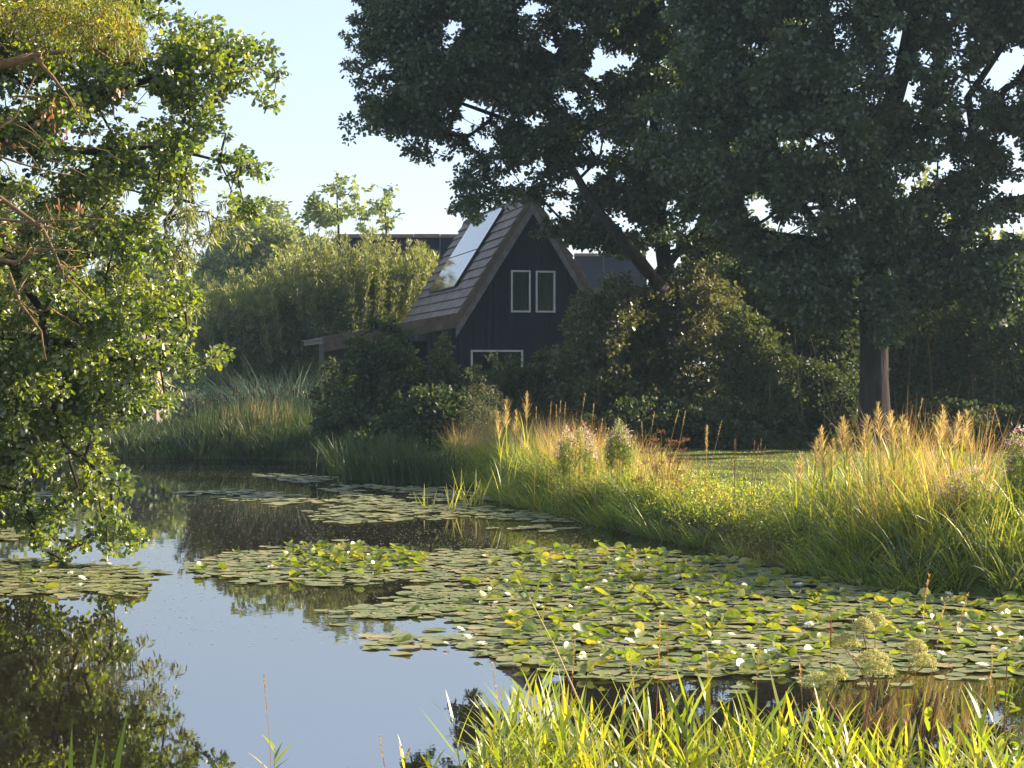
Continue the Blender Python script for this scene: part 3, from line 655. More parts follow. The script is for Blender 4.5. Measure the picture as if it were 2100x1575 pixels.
bgtree([(600, 760), (612, 520), (625, 440), (632, 405), (660, 400), (690, 362), (710, 360), (725, 385), (735, 430), (760, 480), (770, 600), (760, 760)], 118, 330, 2.5, .55, 50, .24, L_far, 'taller feathery birch behind the long house, nearer the willow', 52, 'birch_tree', tn=.6, holes=smallholes(12, 12, 620, 740, 370, 480, 12))
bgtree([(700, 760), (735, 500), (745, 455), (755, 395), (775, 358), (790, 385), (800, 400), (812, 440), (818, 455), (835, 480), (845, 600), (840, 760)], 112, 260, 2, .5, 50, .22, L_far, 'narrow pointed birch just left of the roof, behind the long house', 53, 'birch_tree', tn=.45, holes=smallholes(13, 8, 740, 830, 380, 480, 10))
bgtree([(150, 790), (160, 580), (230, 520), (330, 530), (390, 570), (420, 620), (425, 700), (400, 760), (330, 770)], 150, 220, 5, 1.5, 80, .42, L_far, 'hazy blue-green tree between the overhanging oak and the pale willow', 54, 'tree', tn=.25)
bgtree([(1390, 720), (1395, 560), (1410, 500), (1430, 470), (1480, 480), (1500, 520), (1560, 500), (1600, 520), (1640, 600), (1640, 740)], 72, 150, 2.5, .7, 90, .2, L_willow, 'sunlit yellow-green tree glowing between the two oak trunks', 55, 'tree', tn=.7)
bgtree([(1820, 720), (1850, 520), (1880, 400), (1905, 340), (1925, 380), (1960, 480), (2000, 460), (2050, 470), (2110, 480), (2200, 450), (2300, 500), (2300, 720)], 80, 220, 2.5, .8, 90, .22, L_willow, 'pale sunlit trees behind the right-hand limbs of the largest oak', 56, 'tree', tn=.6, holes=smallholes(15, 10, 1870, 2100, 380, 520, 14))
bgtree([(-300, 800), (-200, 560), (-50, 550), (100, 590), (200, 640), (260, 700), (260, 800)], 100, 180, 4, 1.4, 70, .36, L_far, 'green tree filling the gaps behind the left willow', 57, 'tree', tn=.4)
# far bank shrubs beyond the water
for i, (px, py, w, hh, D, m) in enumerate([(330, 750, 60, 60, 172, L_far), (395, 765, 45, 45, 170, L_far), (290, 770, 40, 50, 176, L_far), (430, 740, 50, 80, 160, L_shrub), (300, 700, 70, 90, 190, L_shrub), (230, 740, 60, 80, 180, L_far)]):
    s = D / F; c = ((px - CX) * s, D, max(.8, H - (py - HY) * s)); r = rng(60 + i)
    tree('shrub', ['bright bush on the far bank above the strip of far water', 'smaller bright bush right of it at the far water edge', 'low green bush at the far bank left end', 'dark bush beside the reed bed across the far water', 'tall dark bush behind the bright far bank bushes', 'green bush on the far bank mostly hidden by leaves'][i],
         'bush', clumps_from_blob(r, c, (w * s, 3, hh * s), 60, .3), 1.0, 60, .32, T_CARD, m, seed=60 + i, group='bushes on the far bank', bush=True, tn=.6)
# distant wood closing the view
r = rng(70); xs = r.uniform(-150, 150, 900); yy = r.uniform(215, 260, 900); zz = r.uniform(.5, 1, 900) ** .7 * (7.5 + 2.5 * fbm(xs, yy * 0, 14, 3))
P, A, N, S, tone = leaf_field(r, np.stack([xs, yy, zz], 1), 2.6, 42, .9)
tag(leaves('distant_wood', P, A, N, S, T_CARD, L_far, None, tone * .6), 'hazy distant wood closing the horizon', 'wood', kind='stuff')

# willow bush left of the house: upright leafy shoots
def willow_bush():
    r = rng(80); D = 80.0
    poly = [(405, 800), (398, 700), (405, 625), (450, 600), (520, 585), (600, 560), (640, 545), (700, 530), (760, 525), (830, 530), (875, 545), (890, 570), (880, 600), (860, 640), (800, 680), (760, 800)]
    C = clumps_from_poly(r, poly, 520, D, 2.6, rmax=.6, rmin=.2)
    k = 420; px = r.uniform(420, 892, k); topy = np.interp(px, [420, 560, 640, 760, 840, 892], [605, 560, 508, 492, 505, 535]) + r.uniform(-12, 110, k)
    sh = []
    for i in range(k):
        d = D + r.uniform(-2.6, 2.6); lean = (px[i] - 740) * .12; 
        for t in np.linspace(0, 1, 7): sh.append(pt(px[i] + lean * t + 0, topy[i] + (1 - t) * 95, D) * np.array([1, 0, 1]) + np.array([0, d, 0]))
    S_ = np.array(sh)
    r2 = rng(81)
    P1, A1, N1, Z1, t1 = leaf_field(r2, C, .5, 150, .20, tone_c=.4)
    P2, A2, N2, Z2, t2 = leaf_field(r2, S_, .09, 22, .20, flat=1.4, drop=-2.2, tone_c=.75)
    b = pt(660, 747 + F * 2.1 / D, D); root = empty('willow_bush', tuple(b)); tag(root, 'large round willow bush with upright pale shoots left of the house', 'bush')
    lim = [[(b + np.array([q, 0, 0]), .09), (b + np.array([q * 2.2, r.uniform(-1, 1), 2.2]), .06), (b + np.array([q * 3.2, r.uniform(-1.5, 1.5), 4.2]), .02)] for q in (-1.2, -.6, 0, .5, 1.1)]
    V, Q = skeleton(lim, C[::2], r2, .006); mesh_np('trunk', V - b, Q, M_bark, root, smooth=True)
    V1, F1, q1 = leaf_arrays(P1 - b, A1, N1, Z1, T_NARROW); V2, F2, q2 = leaf_arrays(P2 - b, A2, N2, Z2, T_NARROW)
    mesh_np('crown', np.concatenate([V1, V2]), np.concatenate([F1, F2 + len(V1)]), L_willow, root, np.concatenate([np.repeat(t1, q1), np.repeat(t2, q2)]) * .8)
willow_bush()

# ------------------------------------------------------------------ shrubs round the house and the thicket on the right
def shrub(poly, D, n, T, rad, per, size, m, label, seed, name='shrub', cat='bush', group=None, Tm=T_CARD, tn=.5, drop=.2, **kw):
    r = rng(seed); C = clumps_from_poly(r, poly, n, D, T, rmax=rad, rmin=rad * .35, fringe=n // 2); C[:, 2] = np.maximum(C[:, 2], .45)
    P = np.array(poly, float); b = (float((P[:, 0].mean() - CX) / F * D), D, .4)
    return tree(name, label, cat, C, rad * .85, int(per * 1.15), size * 1.0, Tm, m, seed=seed, base=b, group=group, bush=True, tn=tn, drop=drop, r0=.004, **kw)
G1 = 'shrubs in front of the house'
shrub([(680, 960), (690, 800), (715, 720), (735, 680), (765, 662), (800, 668), (835, 690), (850, 735), (870, 790), (860, 960)], 52, 190, .9, .34, 120, .085, L_shrub, 'tall young alder bush in front of the low side roof', 90, 'young_alder', group=G1, tn=.6)
shrub([(865, 930), (880, 780), (893, 720), (908, 690), (922, 715), (930, 760), (960, 800), (960, 930)], 51.5, 90, .6, .28, 110, .08, L_shrub, 'narrow leafy sapling below the left corner of the gable', 91, 'sapling', group=G1, tn=.7)
shrub([(800, 985), (790, 860), (850, 800), (930, 800), (1010, 830), (1020, 940), (960, 985)], 49, 150, .8, .34, 120, .085, L_shrub, 'low dense dark bush at the water edge before the house', 92, group=G1, tn=.3)
shrub([(640, 950), (650, 860), (700, 830), (760, 840), (800, 900), (790, 960)], 50.5, 90, .7, .32, 110, .08, L_shrub, 'low dark bush left of the young alder at the waterline', 93, group=G1, tn=.35)
shrub([(940, 900), (950, 820), (980, 780), (1010, 790), (1040, 830), (1050, 900)], 47.5, 60, .5, .26, 110, .06, L_olive, 'small grey-green bush left of the first golden plumes', 94, group=G1, Tm=T_NARROW, tn=.8)
shrub([(930, 880), (960, 770), (1010, 750), (1080, 745), (1130, 720), (1180, 760), (1190, 900)], 55, 130, .8, .36, 110, .085, L_shrub, 'dark bush under the wide ground-floor window', 95, group=G1, tn=.5)
shrub([(640, 930), (652, 800), (672, 745), (695, 735), (720, 770), (730, 830), (720, 930)], 53.5, 60, .5, .26, 90, .08, L_shrub, 'thin sapling before the brown end wall of the low roof', 106, 'sapling', group=G1, tn=.7)
G2 = 'shrubs of the dark thicket under the oaks'
shrub([(1130, 940), (1150, 760), (1165, 690), (1185, 620), (1225, 585), (1280, 575), (1330, 600), (1345, 720), (1330, 940)], 53, 260, 1.4, .42, 110, .09, L_olive, 'brownish-green bush touching the right side of the gable', 96, group=G2, tn=.55)
shrub([(1310, 940), (1310, 620), (1340, 560), (1400, 570), (1440, 540), (1500, 580), (1520, 700), (1500, 940)], 54, 270, 1.4, .42, 110, .09, L_olive, 'reddish-brown tinged bush below the leaning oak trunk', 97, group=G2, tn=.7)
shrub([(1470, 950), (1480, 700), (1510, 640), (1560, 650), (1600, 720), (1620, 800), (1620, 950)], 52, 190, 1.2, .40, 110, .09, L_shrub, 'olive bush in the thicket midway between the two oak trunks', 98, group=G2, tn=.85)
shrub([(1480, 720), (1490, 540), (1560, 490), (1640, 500), (1720, 520), (1790, 600), (1780, 800), (1600, 800)], 57, 230, 1.2, .5, 100, .11, L_shrub, 'dark bush standing high behind and left of the big trunk', 99, group=G2, tn=.3)
shrub([(1580, 950), (1590, 800), (1640, 740), (1720, 760), (1780, 820), (1790, 950)], 54, 170, 1.0, .42, 100, .09, L_shrub, 'dark low bush at the foot of the big trunk on its left', 100, group=G2, tn=.3)
shrub([(1800, 950), (1830, 680), (1870, 600), (1930, 560), (1990, 600), (2020, 720), (2010, 950)], 52, 230, 1.2, .42, 100, .09, L_shrub, 'leafy bush just right of the big trunk', 101, group=G2, tn=.6)
shrub([(1960, 960), (1980, 700), (2030, 560), (2100, 540), (2200, 560), (2260, 700), (2260, 960)], 51, 250, 1.3, .42, 100, .09, L_shrub, 'dark green bush at the right edge under the oak', 102, group=G2, tn=.5)
shrub([(1770, 900), (1790, 590), (1900, 500), (2050, 500), (2240, 490), (2300, 900)], 60, 260, 1.0, .6, 80, .13, L_shrub, 'dark hedge mass far behind the right-hand bushes', 103, group=G2, tn=.2)
shrub([(1200, 950), (1200, 860), (1300, 830), (1450, 830), (1640, 850), (1640, 950)], 49.5, 220, .7, .34, 110, .085, L_shrub, 'low row of dark bushes along the back of the lawn', 104, group=G2, tn=.3)
shrub([(1820, 960), (1830, 860), (1900, 830), (2050, 840), (2200, 820), (2260, 960)], 48.8, 190, .7, .34, 110, .085, L_shrub, 'low dark bush along the lawn right of the big trunk', 105, group=G2, tn=.3)
# thin bare stems in the thicket
r = rng(110)
for i in range(16):
    x0 = r.uniform(1560, 2080); D = r.uniform(48.5, 50.5); top = r.uniform(620, 780); m = MB(); b = pt(x0, 747 + F * 2.0 / D, D); lean = r.normal(0, 40)
    m.tube([np.zeros(3), pt(x0 + lean * .5, (940 + top) / 2, D) - b + r.normal(0, .04, 3), pt(x0 + lean, top, D) - b], [.016, .011, .004], 5)
    o = m.build('bare_stem', M_twig); o.location = b; tag(o, 'thin bare stem in the thicket by the big trunk', 'stem', 'thin bare stems in the thicket')
# ------------------------------------------------------------------ reed beds and bank grass
def scatter(r, n, inside, x0, x1, y0, y1, dmin=0, dmax=3, dens=None):
    X, Y = [], []; c = 0
    while c < n:
        x = r.uniform(x0, x1, 20000); y = r.uniform(y0, y1, 20000); k = np.ones(20000, bool)
        if inside is not None: k &= inside(x, y)
        x, y = x[k], y[k]; d = sdist(x, y); k = (d > dmin) & (d < dmax)
        if dens is not None: k &= r.uniform(0, 1, len(x)) < dens(x, y, d)
        X.append(x[k]); Y.append(y[k]); c += k.sum()
    X = np.concatenate(X)[:n]; Y = np.concatenate(Y)[:n]; return X, Y
LAND = [(1790, 1350, 'the domed umbels'), (1085, 1230, 'the leaning dead reed'), (1240, 1215, "the main patch middle"), (880, 1290, "the open notch"), (740, 1150, "the far-left raised leaves"), (556, 1175, "the lone bloom"),
        (1905, 1200, 'the pale grass heads'), (1500, 1150, 'the undercut bank'), (1700, 1210, 'the tall grass clump'), (1080, 1370, "the patch corner"), (1371, 1290, 'the thin red stalk'), (2075, 1340, "the leafy stem"), (1550, 1345, "the near-edge blooms"),
        (80, 1185, "the left patch"), (250, 1190, "the left patch tip"), (1270, 1500, "the leaning reed's foot"), (1500, 1500, "mid stand"), (1000, 1480, "the stand's left fringe"), (1680, 1480, 'the umbel stems'), (1950, 1480, "the stand's right part")]
ORD = ['', 'second ', 'third ', 'fourth ', 'fifth ', 'sixth ', 'seventh ', 'eighth ', 'ninth ', 'tenth ', 'eleventh ', 'twelfth ']
def place(px, py, lands):
    a, b, nm = min((LAND[i] for i in lands), key=lambda q: math.hypot(q[0] - px, (q[1] - py) * 2.2)); dx, dy = px - a, (py - b) * 2.2
    if math.hypot(dx, dy) < 22: return 'at ' + nm
    return ('right of ' if dx > 0 else 'left of ') + nm if abs(dx) > abs(dy) else ('nearer than ' if dy > 0 else 'beyond ') + nm
def number_labels(obs):
    by = {}
    for o, px in obs: by.setdefault(o['label'], []).append((px, o))
    for lb, q in by.items():
        if len(q) > 1:
            q.sort(key=lambda t: t[0])
            for k, (_, o) in enumerate(q):
                w = 'leftmost ' if k == 0 else 'rightmost ' if k == len(q) - 1 else ORD[k] + 'from left, ' if k < 12 else ORD[min(len(q) - 1 - k, 11)] + 'from right, '
                o['label'] = w + lb
def px_of(x, y): return CX + x / y * F
def patch(name, label, cat, r, X, Y, hfun, W, m, lean=(.05, .25), bend=(.2, 1.0), tone=(.5, .2), seg=5, kind='stuff', head=None, zoff=-.03, tuft=0, splay=.09):
    n = len(X); tl = tt = 0
    if tuft:                                         # gather the blades into tussocks that splay outwards
        k = r.integers(0, max(1, n // tuft), n); ox, oy = r.normal(0, splay, n), r.normal(0, splay, n)
        ux, uy = X[k] + ox, Y[k] + oy; ok = sdist(ux, uy) > -.2; X, Y, k, ox, oy = ux[ok], uy[ok], k[ok], ox[ok], oy[ok]; n = len(X)
        q = r.normal(0, 1, n)[k % n]; tl = np.clip(1 + .2 * q, .45, 1.25); tt = .28 * r.normal(0, 1, n)[k % n]
        hd0 = np.arctan2(oy, ox)
    Z = gzs(X, Y) + zoff; Z = np.maximum(Z, -.05)
    L = hfun(X, Y) * r.uniform(.45, 1.08, n) * (tl if tuft else 1)
    hd = (hd0 + r.normal(0, .5, n) if tuft else r.uniform(0, 2 * np.pi, n)) if head is None else head + r.normal(0, .7, n)
    return tag(blades(name, np.stack([X, Y, Z], 1), L, W * r.uniform(.6, 1.4, n), hd, r.uniform(*lean, n), r.uniform(*bend, n), m, None,
               tone[0] + tt + r.normal(0, tone[1], n) + .3 * fbm(X, Y, .4, 9), seg, side=r.uniform(0, np.pi, n)), label, cat, kind=kind)
r = rng(200)
# far reed bed on the spit
X, Y = scatter(r, 15000, None, -13, -4.2, 53.5, 62, -.25, 4)
def hs(x, y): p = px_of(x, y); return np.interp(p, [190, 330, 400, 480, 560, 660], [.45, .5, .6, .75, .9, .85]) * np.interp(sdist(x, y), [-.3, .6], [.85, 1])
patch('sedge_bed', 'green sedges fringing the far spit, darkened in place of shade', 'sedge', r, X, Y, hs, .022, L_reed, tone=(.3, .15), bend=(.2, 1.3), tuft=50, splay=.2)
X, Y = scatter(r, 1900, lambda x, y: (px_of(x, y) > 400) & (px_of(x, y) < 640), -13, -5, 55, 60, .6, 5)
patch('bulrush_bed', 'sunlit tan and green bulrushes behind the sedges on the spit', 'bulrush', r, X, Y, lambda x, y: np.interp(px_of(x, y), [400, 520, 640], [.95, 1.2, 1.1]), .022, L_reed, (.0, .1), (.05, .4), (.35, .25))
X, Y = scatter(r, 260, lambda x, y: (px_of(x, y) > 440) & (px_of(x, y) < 600), -13, -5, 55, 60, .6, 5)
patch('dry_bulrush', 'tan dry bulrush leaves catching the sun on the spit', 'bulrush', r, X, Y, lambda x, y: np.interp(px_of(x, y), [400, 520, 640], [.8, 1.2, 1.1]), .022, L_dry, (.0, .1), (.05, .4), (.1, .25))
def reedclump(cx, D, w, d, n, h, m, label, seed, group=None, wid=.025, bend=(.5, 1.6), tn=.5, name='reed_clump', lean=(.02, .3), seg=6, z=None):
    r = rng(seed); x0 = (cx - CX) / F * D; zz = float(gzs(x0, D)) if z is None else z; base = np.array([x0, D, max(zz, -.04)])
    B = np.stack([r.normal(0, w, n), r.normal(0, d, n), np.full(n, -.03)], 1)
    hd = np.where(r.uniform(0, 1, n) < .6, np.arctan2(B[:, 1], B[:, 0]), r.uniform(0, 6.28, n))
    o = blades(name, B, h * r.uniform(.6, 1.1, n), wid * r.uniform(.6, 1.3, n), hd, r.uniform(*lean, n), r.uniform(*bend, n), m, None, tn + r.normal(0, .22, n), seg, side=r.uniform(0, np.pi, n))
    o.location = base; return tag(o, label, name.replace('_', ' '), group)
reedclump(585, 60, .75, .6, 900, 2.4, L_blue, 'broad clump of drooping blue-green reed beside the brown end wall', 210, 'blue-green reed clumps', tn=.5)
reedclump(500, 62, .5, .5, 450, 2.0, L_blue, 'smaller blue-green reed clump left of the broad one', 211, 'blue-green reed clumps', tn=.4)
reedclump(1030, 53, .8, .3, 220, 1.9, L_reed, 'loose green reeds under the ground-floor window', 212, bend=(.3, 1.4), tn=.5)
for i, (cx, py, h, n) in enumerate([(735, 985, 1.3, 150), (775, 988, 1.15, 110), (820, 992, 1.25, 150), (865, 993, 1.1, 110), (700, 975, 1.0, 80), (905, 995, 1.0, 90), (660, 950, .9, 60)]):
    D = wp(cx, py)[1] + .3
    reedclump(cx, D, .22, .15, n, h, L_reed, ['tallest iris clump standing in the lilies', 'iris clump second from the left of the row', 'dense iris clump in the middle of the row', 'iris clump right of the middle one', 'thin iris clump at the left end of the waterline row', 'iris clump at the right end before the grassy bank', 'small dark clump by the far reed bed'][i],
              220 + i, 'iris clumps along the waterline before the house', wid=.03, bend=(.0, .9), tn=.55, name='iris_clump', lean=(.0, .35), z=-.02)
# lit blades standing in the water
for i, (cx, py, h, n) in enumerate([(876, 1040, .55, 7), (925, 1045, .62, 6), (960, 1040, .5, 6), (975, 1035, .75, 12), (945, 1030, .7, 5)]):
    reedclump(cx, wp(cx, py)[1], .07, .05, n, h, L_bank, ['short pair of lit blades leftmost in the open water', 'pale blades leaning left in the open water', 'thin upright blades among the floating pads', 'brightest tuft of blades nearest the bank', 'slim blades behind the leaning ones'][i],
              230 + i, 'sunlit blades standing in the water', wid=.03, bend=(-.1, .4), tn=.85, name='iris_clump', lean=(.05, .45), z=-.03)

def cattail(seed):
    r = rng(seed); root = empty('bulrush'); m = MB(); b_ = r.normal(0, .06); m.tube([(0, 0, 0), (b_ * .4, 0, .6), (b_, 0, 1.0)], [.007, .006, .004], 5); m.build('stem', L_reed, root, tone=.6)
    m = MB(); m.tube([(b_ * .86, 0, .86), (b_ * .88, 0, .87), (b_ * .97, 0, .98), (b_ * .98, 0, .985)], [.006, .019, .018, .005], 7); m.build('spike', M_cat, root); return root
M_cat = surf('brown_bulrush_spike', (.035, .02, .012), (.07, .04, .022), 20, .95, .2)
r = rng(260); cp = [cattail(261), cattail(262), cattail(263)]; CT = []
def copy_tree(o, parent=None):
    c = o.copy(); col.objects.link(c)
    if parent is not None: c.parent = parent
    for ch in o.children: copy_tree(ch, c)
    return c
for i in range(34):
    px = 405 + i * 7.2 + r.uniform(-4, 4); D = r.uniform(55.3, 59); x = (px - CX) / F * D; z = float(gzs(x, D)); h = np.interp(px, [400, 520, 650], [1.05, 1.5, 1.45]) * r.uniform(.85, 1.1)
    o = cp[i] if i < 3 else copy_tree(cp[i % 3]); o.location = (x, D, z); o.scale = (1.2, 1.2, h); o.rotation_euler = (r.normal(0, .05), r.normal(0, .06), r.uniform(0, 6)); tag(o, ('tall' if h > 1.45 else 'low' if h < 1.25 else 'middling') + ' brown bulrush spike on the far spit', 'bulrush', 'bulrushes on the far spit'); CT.append((o, px))
number_labels(CT)

# right bank
def topz(x, y):                                     # height of the bank grass by place
    p = px_of(x, y)
    return np.interp(p, [960, 1040, 1150, 1240, 1330, 1420, 1500, 1560, 1620, 1680, 1760, 1850, 1950, 2050, 2300], [.75, 1.02, 1.0, .86, .70, .50, .38, .36, .46, .9, 1.22, 1.36, 1.36, 1.28, 1.15])
def inb(x, y): p = px_of(x, y); return (p > 930) & (p < 2800)
def inb_thin(x, y): p = px_of(x, y); return (p > 930) & (p < 2800)
X, Y = scatter(r, 20000, inb, -2, 14, 20, 47, -.12, .75)
patch('bank_edge_grass', 'green grass overhanging the water along the right bank', 'grass', r, X, Y, lambda x, y: np.minimum(topz(x, y), .75) * (.8 + .3 * fbm(x, y, .3, 78)), .016, L_bank, (.15, .8), (.4, 1.6), (.4, .2), tuft=44, splay=.10)
X, Y = scatter(r, 28000, lambda x, y: inb(x, y), -2, 14, 20, 47, .3, 2.6)
patch('bank_grass', 'tall green grass covering the right bank', 'grass', r, X, Y, lambda x, y: topz(x, y) * (.82 + .28 * fbm(x, y, .35, 77)), .017, L_bank, (.0, .5), (.1, 1.6), (.5, .22), tuft=36, splay=.10)
X, Y = scatter(r, 11000, lambda x, y: inb(x, y) & ((px_of(x, y) < 1400) | ((px_of(x, y) > 1800) & (px_of(x, y) < 2020)) | (fbm(x, y, .4, 4) > .3)), -2, 12, 20, 47, .5, 2.6, lambda x, y, d: .35 + .65 * (fbm(x, y, .45, 14) > -.1))
patch('dry_grass', 'tan dry grass stalks standing in the bank grass', 'dry grass', r, X, Y, lambda x, y: topz(x, y) * 1.04, .0065, L_dry, (.0, .3), (.0, .9), (.5, .25), seg=4, tuft=22, splay=.08)
X, Y = scatter(r, 26000, lambda x, y: (px_of(x, y) > 1200) & (px_of(x, y) < 1800) & (y < 47), 0, 9, 24, 47, 1.5, 22)
patch('lawn_grass', 'short mown lawn beyond the bank', 'lawn', r, X, Y, lambda x, y: .07 + 0 * x, .014, L_bank, (.0, .5), (.0, .8), (.55, .2), seg=2)
# leafy low weeds on the bank slope
q = rng(240); X, Y = scatter(q, 1300, lambda x, y: inb(x, y) & (px_of(x, y) < 1720), -2, 8, 22, 45, .02, 1.6); Z = gzs(X, Y) + q.uniform(.05, .38, 1300)
P, A, N, S, tn = leaf_field(q, np.stack([X, Y, Z], 1), .17, 34, .035, tone_c=.6)
tag(leaves('low_weeds', P, A, N, S, T_OVAL, L_bank, None, tn), 'small-leaved low weeds spilling down the bank', 'weeds', kind='stuff')
# dead thatch hanging over the undercut
X, Y = scatter(q, 7000, lambda x, y: (px_of(x, y) > 1280) & (px_of(x, y) < 1620), 0, 6, 24, 34, -.1, .35)
patch('dead_thatch', 'brown dead grass hanging over the undercut bank', 'dry grass', q, X, Y, lambda x, y: .4 + 0 * x, .009, leafmat('dead_thatch_blade', [(.10, .07, .035), (.17, .12, .06), (.24, .18, .09)], .3), (.7, 1.3), (.6, 1.8), (.5, .2), head=-1.8)
# arching blades at the right edge
for i, (px, py, D, n, h, lab) in enumerate([(2120, 1150, 21.8, 26, 1.35, 'long arching iris leaves reaching in from the right edge'), (1870, 1120, 22.6, 40, 1.1, 'fan of stiff dark green iris leaves in the middle of the tall grass'), (2060, 1200, 21.7, 24, .7, 'low tuft of broad blades at the right water edge')]):
    reedclump(px, D, .16, .12, n, h, L_reed, lab, 250 + i, None, .028, (.3, 1.7), .8, 'iris_clump', (.1, .9), z=.15)

# golden plumed reeds
def plume_reed(seed):
    r = rng(seed); root = empty('plumed_reed'); h = 1.0
    m = MB(); bend = r.normal(0, .05); m.tube([(0, 0, 0), (bend * .3, 0, .5), (bend, 0, 1.0)], [.006, .005, .0025], 5); m.build('stem', M_stalk, root, tone=.4)
    n = 95; t = r.uniform(0, 1, n); B = np.stack([bend + 0 * t, 0 * t, .78 + .28 * t], 1)
    hd = r.uniform(0, 6.28, n); L = (.16 * (1 - t) ** .8 + .035) * r.uniform(.5, 1.1, n)
    V, Fc = blade_arrays(B, L, np.full(n, .007), hd, r.uniform(.3, .7, n), r.uniform(.2, 1.3, n), 3, r.uniform(0, 3.1, n))
    mesh_np('plume', V, Fc, M_plume, root, np.repeat(r.uniform(0, 1, n), 3))
    n = 6; z = r.uniform(.1, .62, n); hd = r.uniform(0, 6.28, n)
    V, Fc = blade_arrays(np.stack([0 * z, 0 * z, z], 1), r.uniform(.3, .5, n), np.full(n, .018), hd, r.uniform(.1, .35, n), r.uniform(.2, 1.0, n), 6, hd + 1.57)
    mesh_np('leaves', V, Fc, L_bank, root, np.repeat(r.uniform(.5, .9, n), 6))
    return root
def copy_tree(o, parent=None):
    c = o.copy(); col.objects.link(c)
    if parent is not None: c.parent = parent
    for ch in o.children: copy_tree(ch, c)
    return c
M_stalk = leafmat('green_stalk', [(.12, .15, .04), (.20, .22, .06), (.3, .26, .09)], .2)
M_plume = leafmat('golden_plume', [(.34, .25, .11), (.47, .36, .16), (.60, .49, .25)], .45, (1.1, 1.0, .7), .02)
protos = [plume_reed(300 + i) for i in range(4)]
plumes = [(1040, 828, 36), (1052, 850, 36), (1076, 812, 36.2), (1030, 850, 35.6), (1626, 935, 25.2), (1658, 905, 25), (1690, 880, 24.8), (1700, 905, 24.6), (1740, 862, 24.6), (1752, 862, 24.9), (1735, 900, 24.3), (1783, 858, 24.5), (1812, 832, 24.4), (1826, 850, 24.8),
          (1846, 852, 24.0), (1860, 858, 24.3), (1905, 838, 24.2), (1915, 850, 24.6), (1935, 852, 24.0), (1955, 845, 24.3), (1962, 870, 24.1), (2010, 880, 23.8), (1880, 870, 24.4), (1715, 930, 24.2), (1770, 890, 24.8)]
plab = {0: 'golden plumed reed at the left end of the bank, second tallest there', 1: 'golden plume between the two taller left-end plumes', 2: 'tallest golden plumed reed of the left-end group', 3: 'lowest golden plume of the left-end group', 4: 'golden plume standing alone at the left foot of the right clump',
        5: 'second golden plume from the left in the right clump', 21: 'dark-stemmed sparse plume at the right of the right clump', 12: 'tall golden plume right of the big trunk foot'}
for i, (px, py, D) in enumerate(plumes):
    o = protos[i] if i < 4 else copy_tree(protos[i % 4])
    x = (px - CX) / F * D; zb = float(gzs(x, D)); zt = H - (py - 12 - HY) / F * D; s = (zt - zb) / 1.08
    o.location = (x, D, zb); o.rotation_euler = (.09 * math.sin(i * 1.7), .10 * math.sin(i * 2.9), (i * 2.4) % 6.28); o.scale = (min(s, 1.15) * .95,) * 2 + (s,)
    tag(o, plab.get(i, 'golden plume topping the right bank clump'), 'reed', 'golden plumed reeds on the bank')
# thin seed-head stalks
def seed_stalk(px, py, D, lean, label, group, m=None, zb=None, wid=.008, hl=.22, dens=60, name='seed_stalk', hw=.02):
    top = pt(px, py, D); xb = top[0] - lean; zb = float(gzs(xb, D)) if zb is None else zb; b = np.array([xb, D, zb]); r = rng(int(px * 7 + py))
    root = empty(name, tuple(b)); tag(root, label, 'stalk', group); e = top - b
    mb = MB(); mid = e * .5 + np.array([-lean * .12, 0, .03]); mb.tube([(0, 0, 0), mid, e], [wid * .5, wid * .4, wid * .2], 5); mb.build('stem', m or M_plume, root, tone=.3)
    n = dens; t = r.uniform(0, 1, n); dr = unit(e - mid); B = e[None] - dr[None] * (hl * t)[:, None]
    hd = r.uniform(0, 6.28, n)
    V, Fc = blade_arrays(B, np.full(n, hw * 1.3) * r.uniform(.6, 1.3, n), np.full(n, .006), hd, r.uniform(.1, .8, n), r.uniform(0, .3, n), 2, hd + 1.57)
    mesh_np('seed_head', V, Fc, m or M_plume, root, np.repeat(r.uniform(0, 1, n), 2)); return root
M_brown = leafmat('brown_seed', [(.14, .07, .035), (.22, .12, .06), (.3, .18, .09)], .3, (1.1, 1, .7), .02)
G = 'thin seed stalks above the bank grass'
for i, (px, py, D, ln, m) in enumerate([(1200, 808, 33, .25, 0), (1218, 828, 33, .1, 0), (1342, 845, 31, .2, 0), (1392, 842, 31, .3, 0), (1406, 845, 31, .22, 0), (1480, 865, 30, .25, 0), (1316, 865, 31, -.05, 0), (1236, 858, 32, .15, 0), (1548, 905, 28, .06, 1), (1556, 915, 28, .1, 1), (1562, 900, 28, .08, 1), (1570, 915, 28, .1, 1), (1575, 930, 28, .0, 1),
                                       (1150, 822, 34, .1, 0), (1130, 825, 34, .06, 0), (1160, 826, 34, .12, 0), (1141, 830, 34, .03, 0), (1892, 818, 24.3, .3, 0), (2040, 840, 23.5, -.35, 0), (1100, 835, 34, .04, 0), (2040, 892, 23.6, .1, 0), (2030, 865, 23.8, .28, 0)]):
    seed_stalk(px, py, D, ln, 'thin pale seed stalk above the bank grass' if not m else 'reddish-brown stalk in the thin group at the lawn edge', G if not m else 'reddish stalks at the lawn edge', M_brown if m else None)
for px, py, D, hl, lb in ((1450, 875, 30, .42, 'thick pale dock spike standing left of the lawn gap'), (1508, 903, 29.5, .4, 'dark brown dock spike before the lawn gap')):
    seed_stalk(px, py, D, .02, lb, None, M_plume if px < 1500 else M_brown, wid=.016, hl=hl, dens=240, name='dock', hw=.045 if px < 1500 else .03)
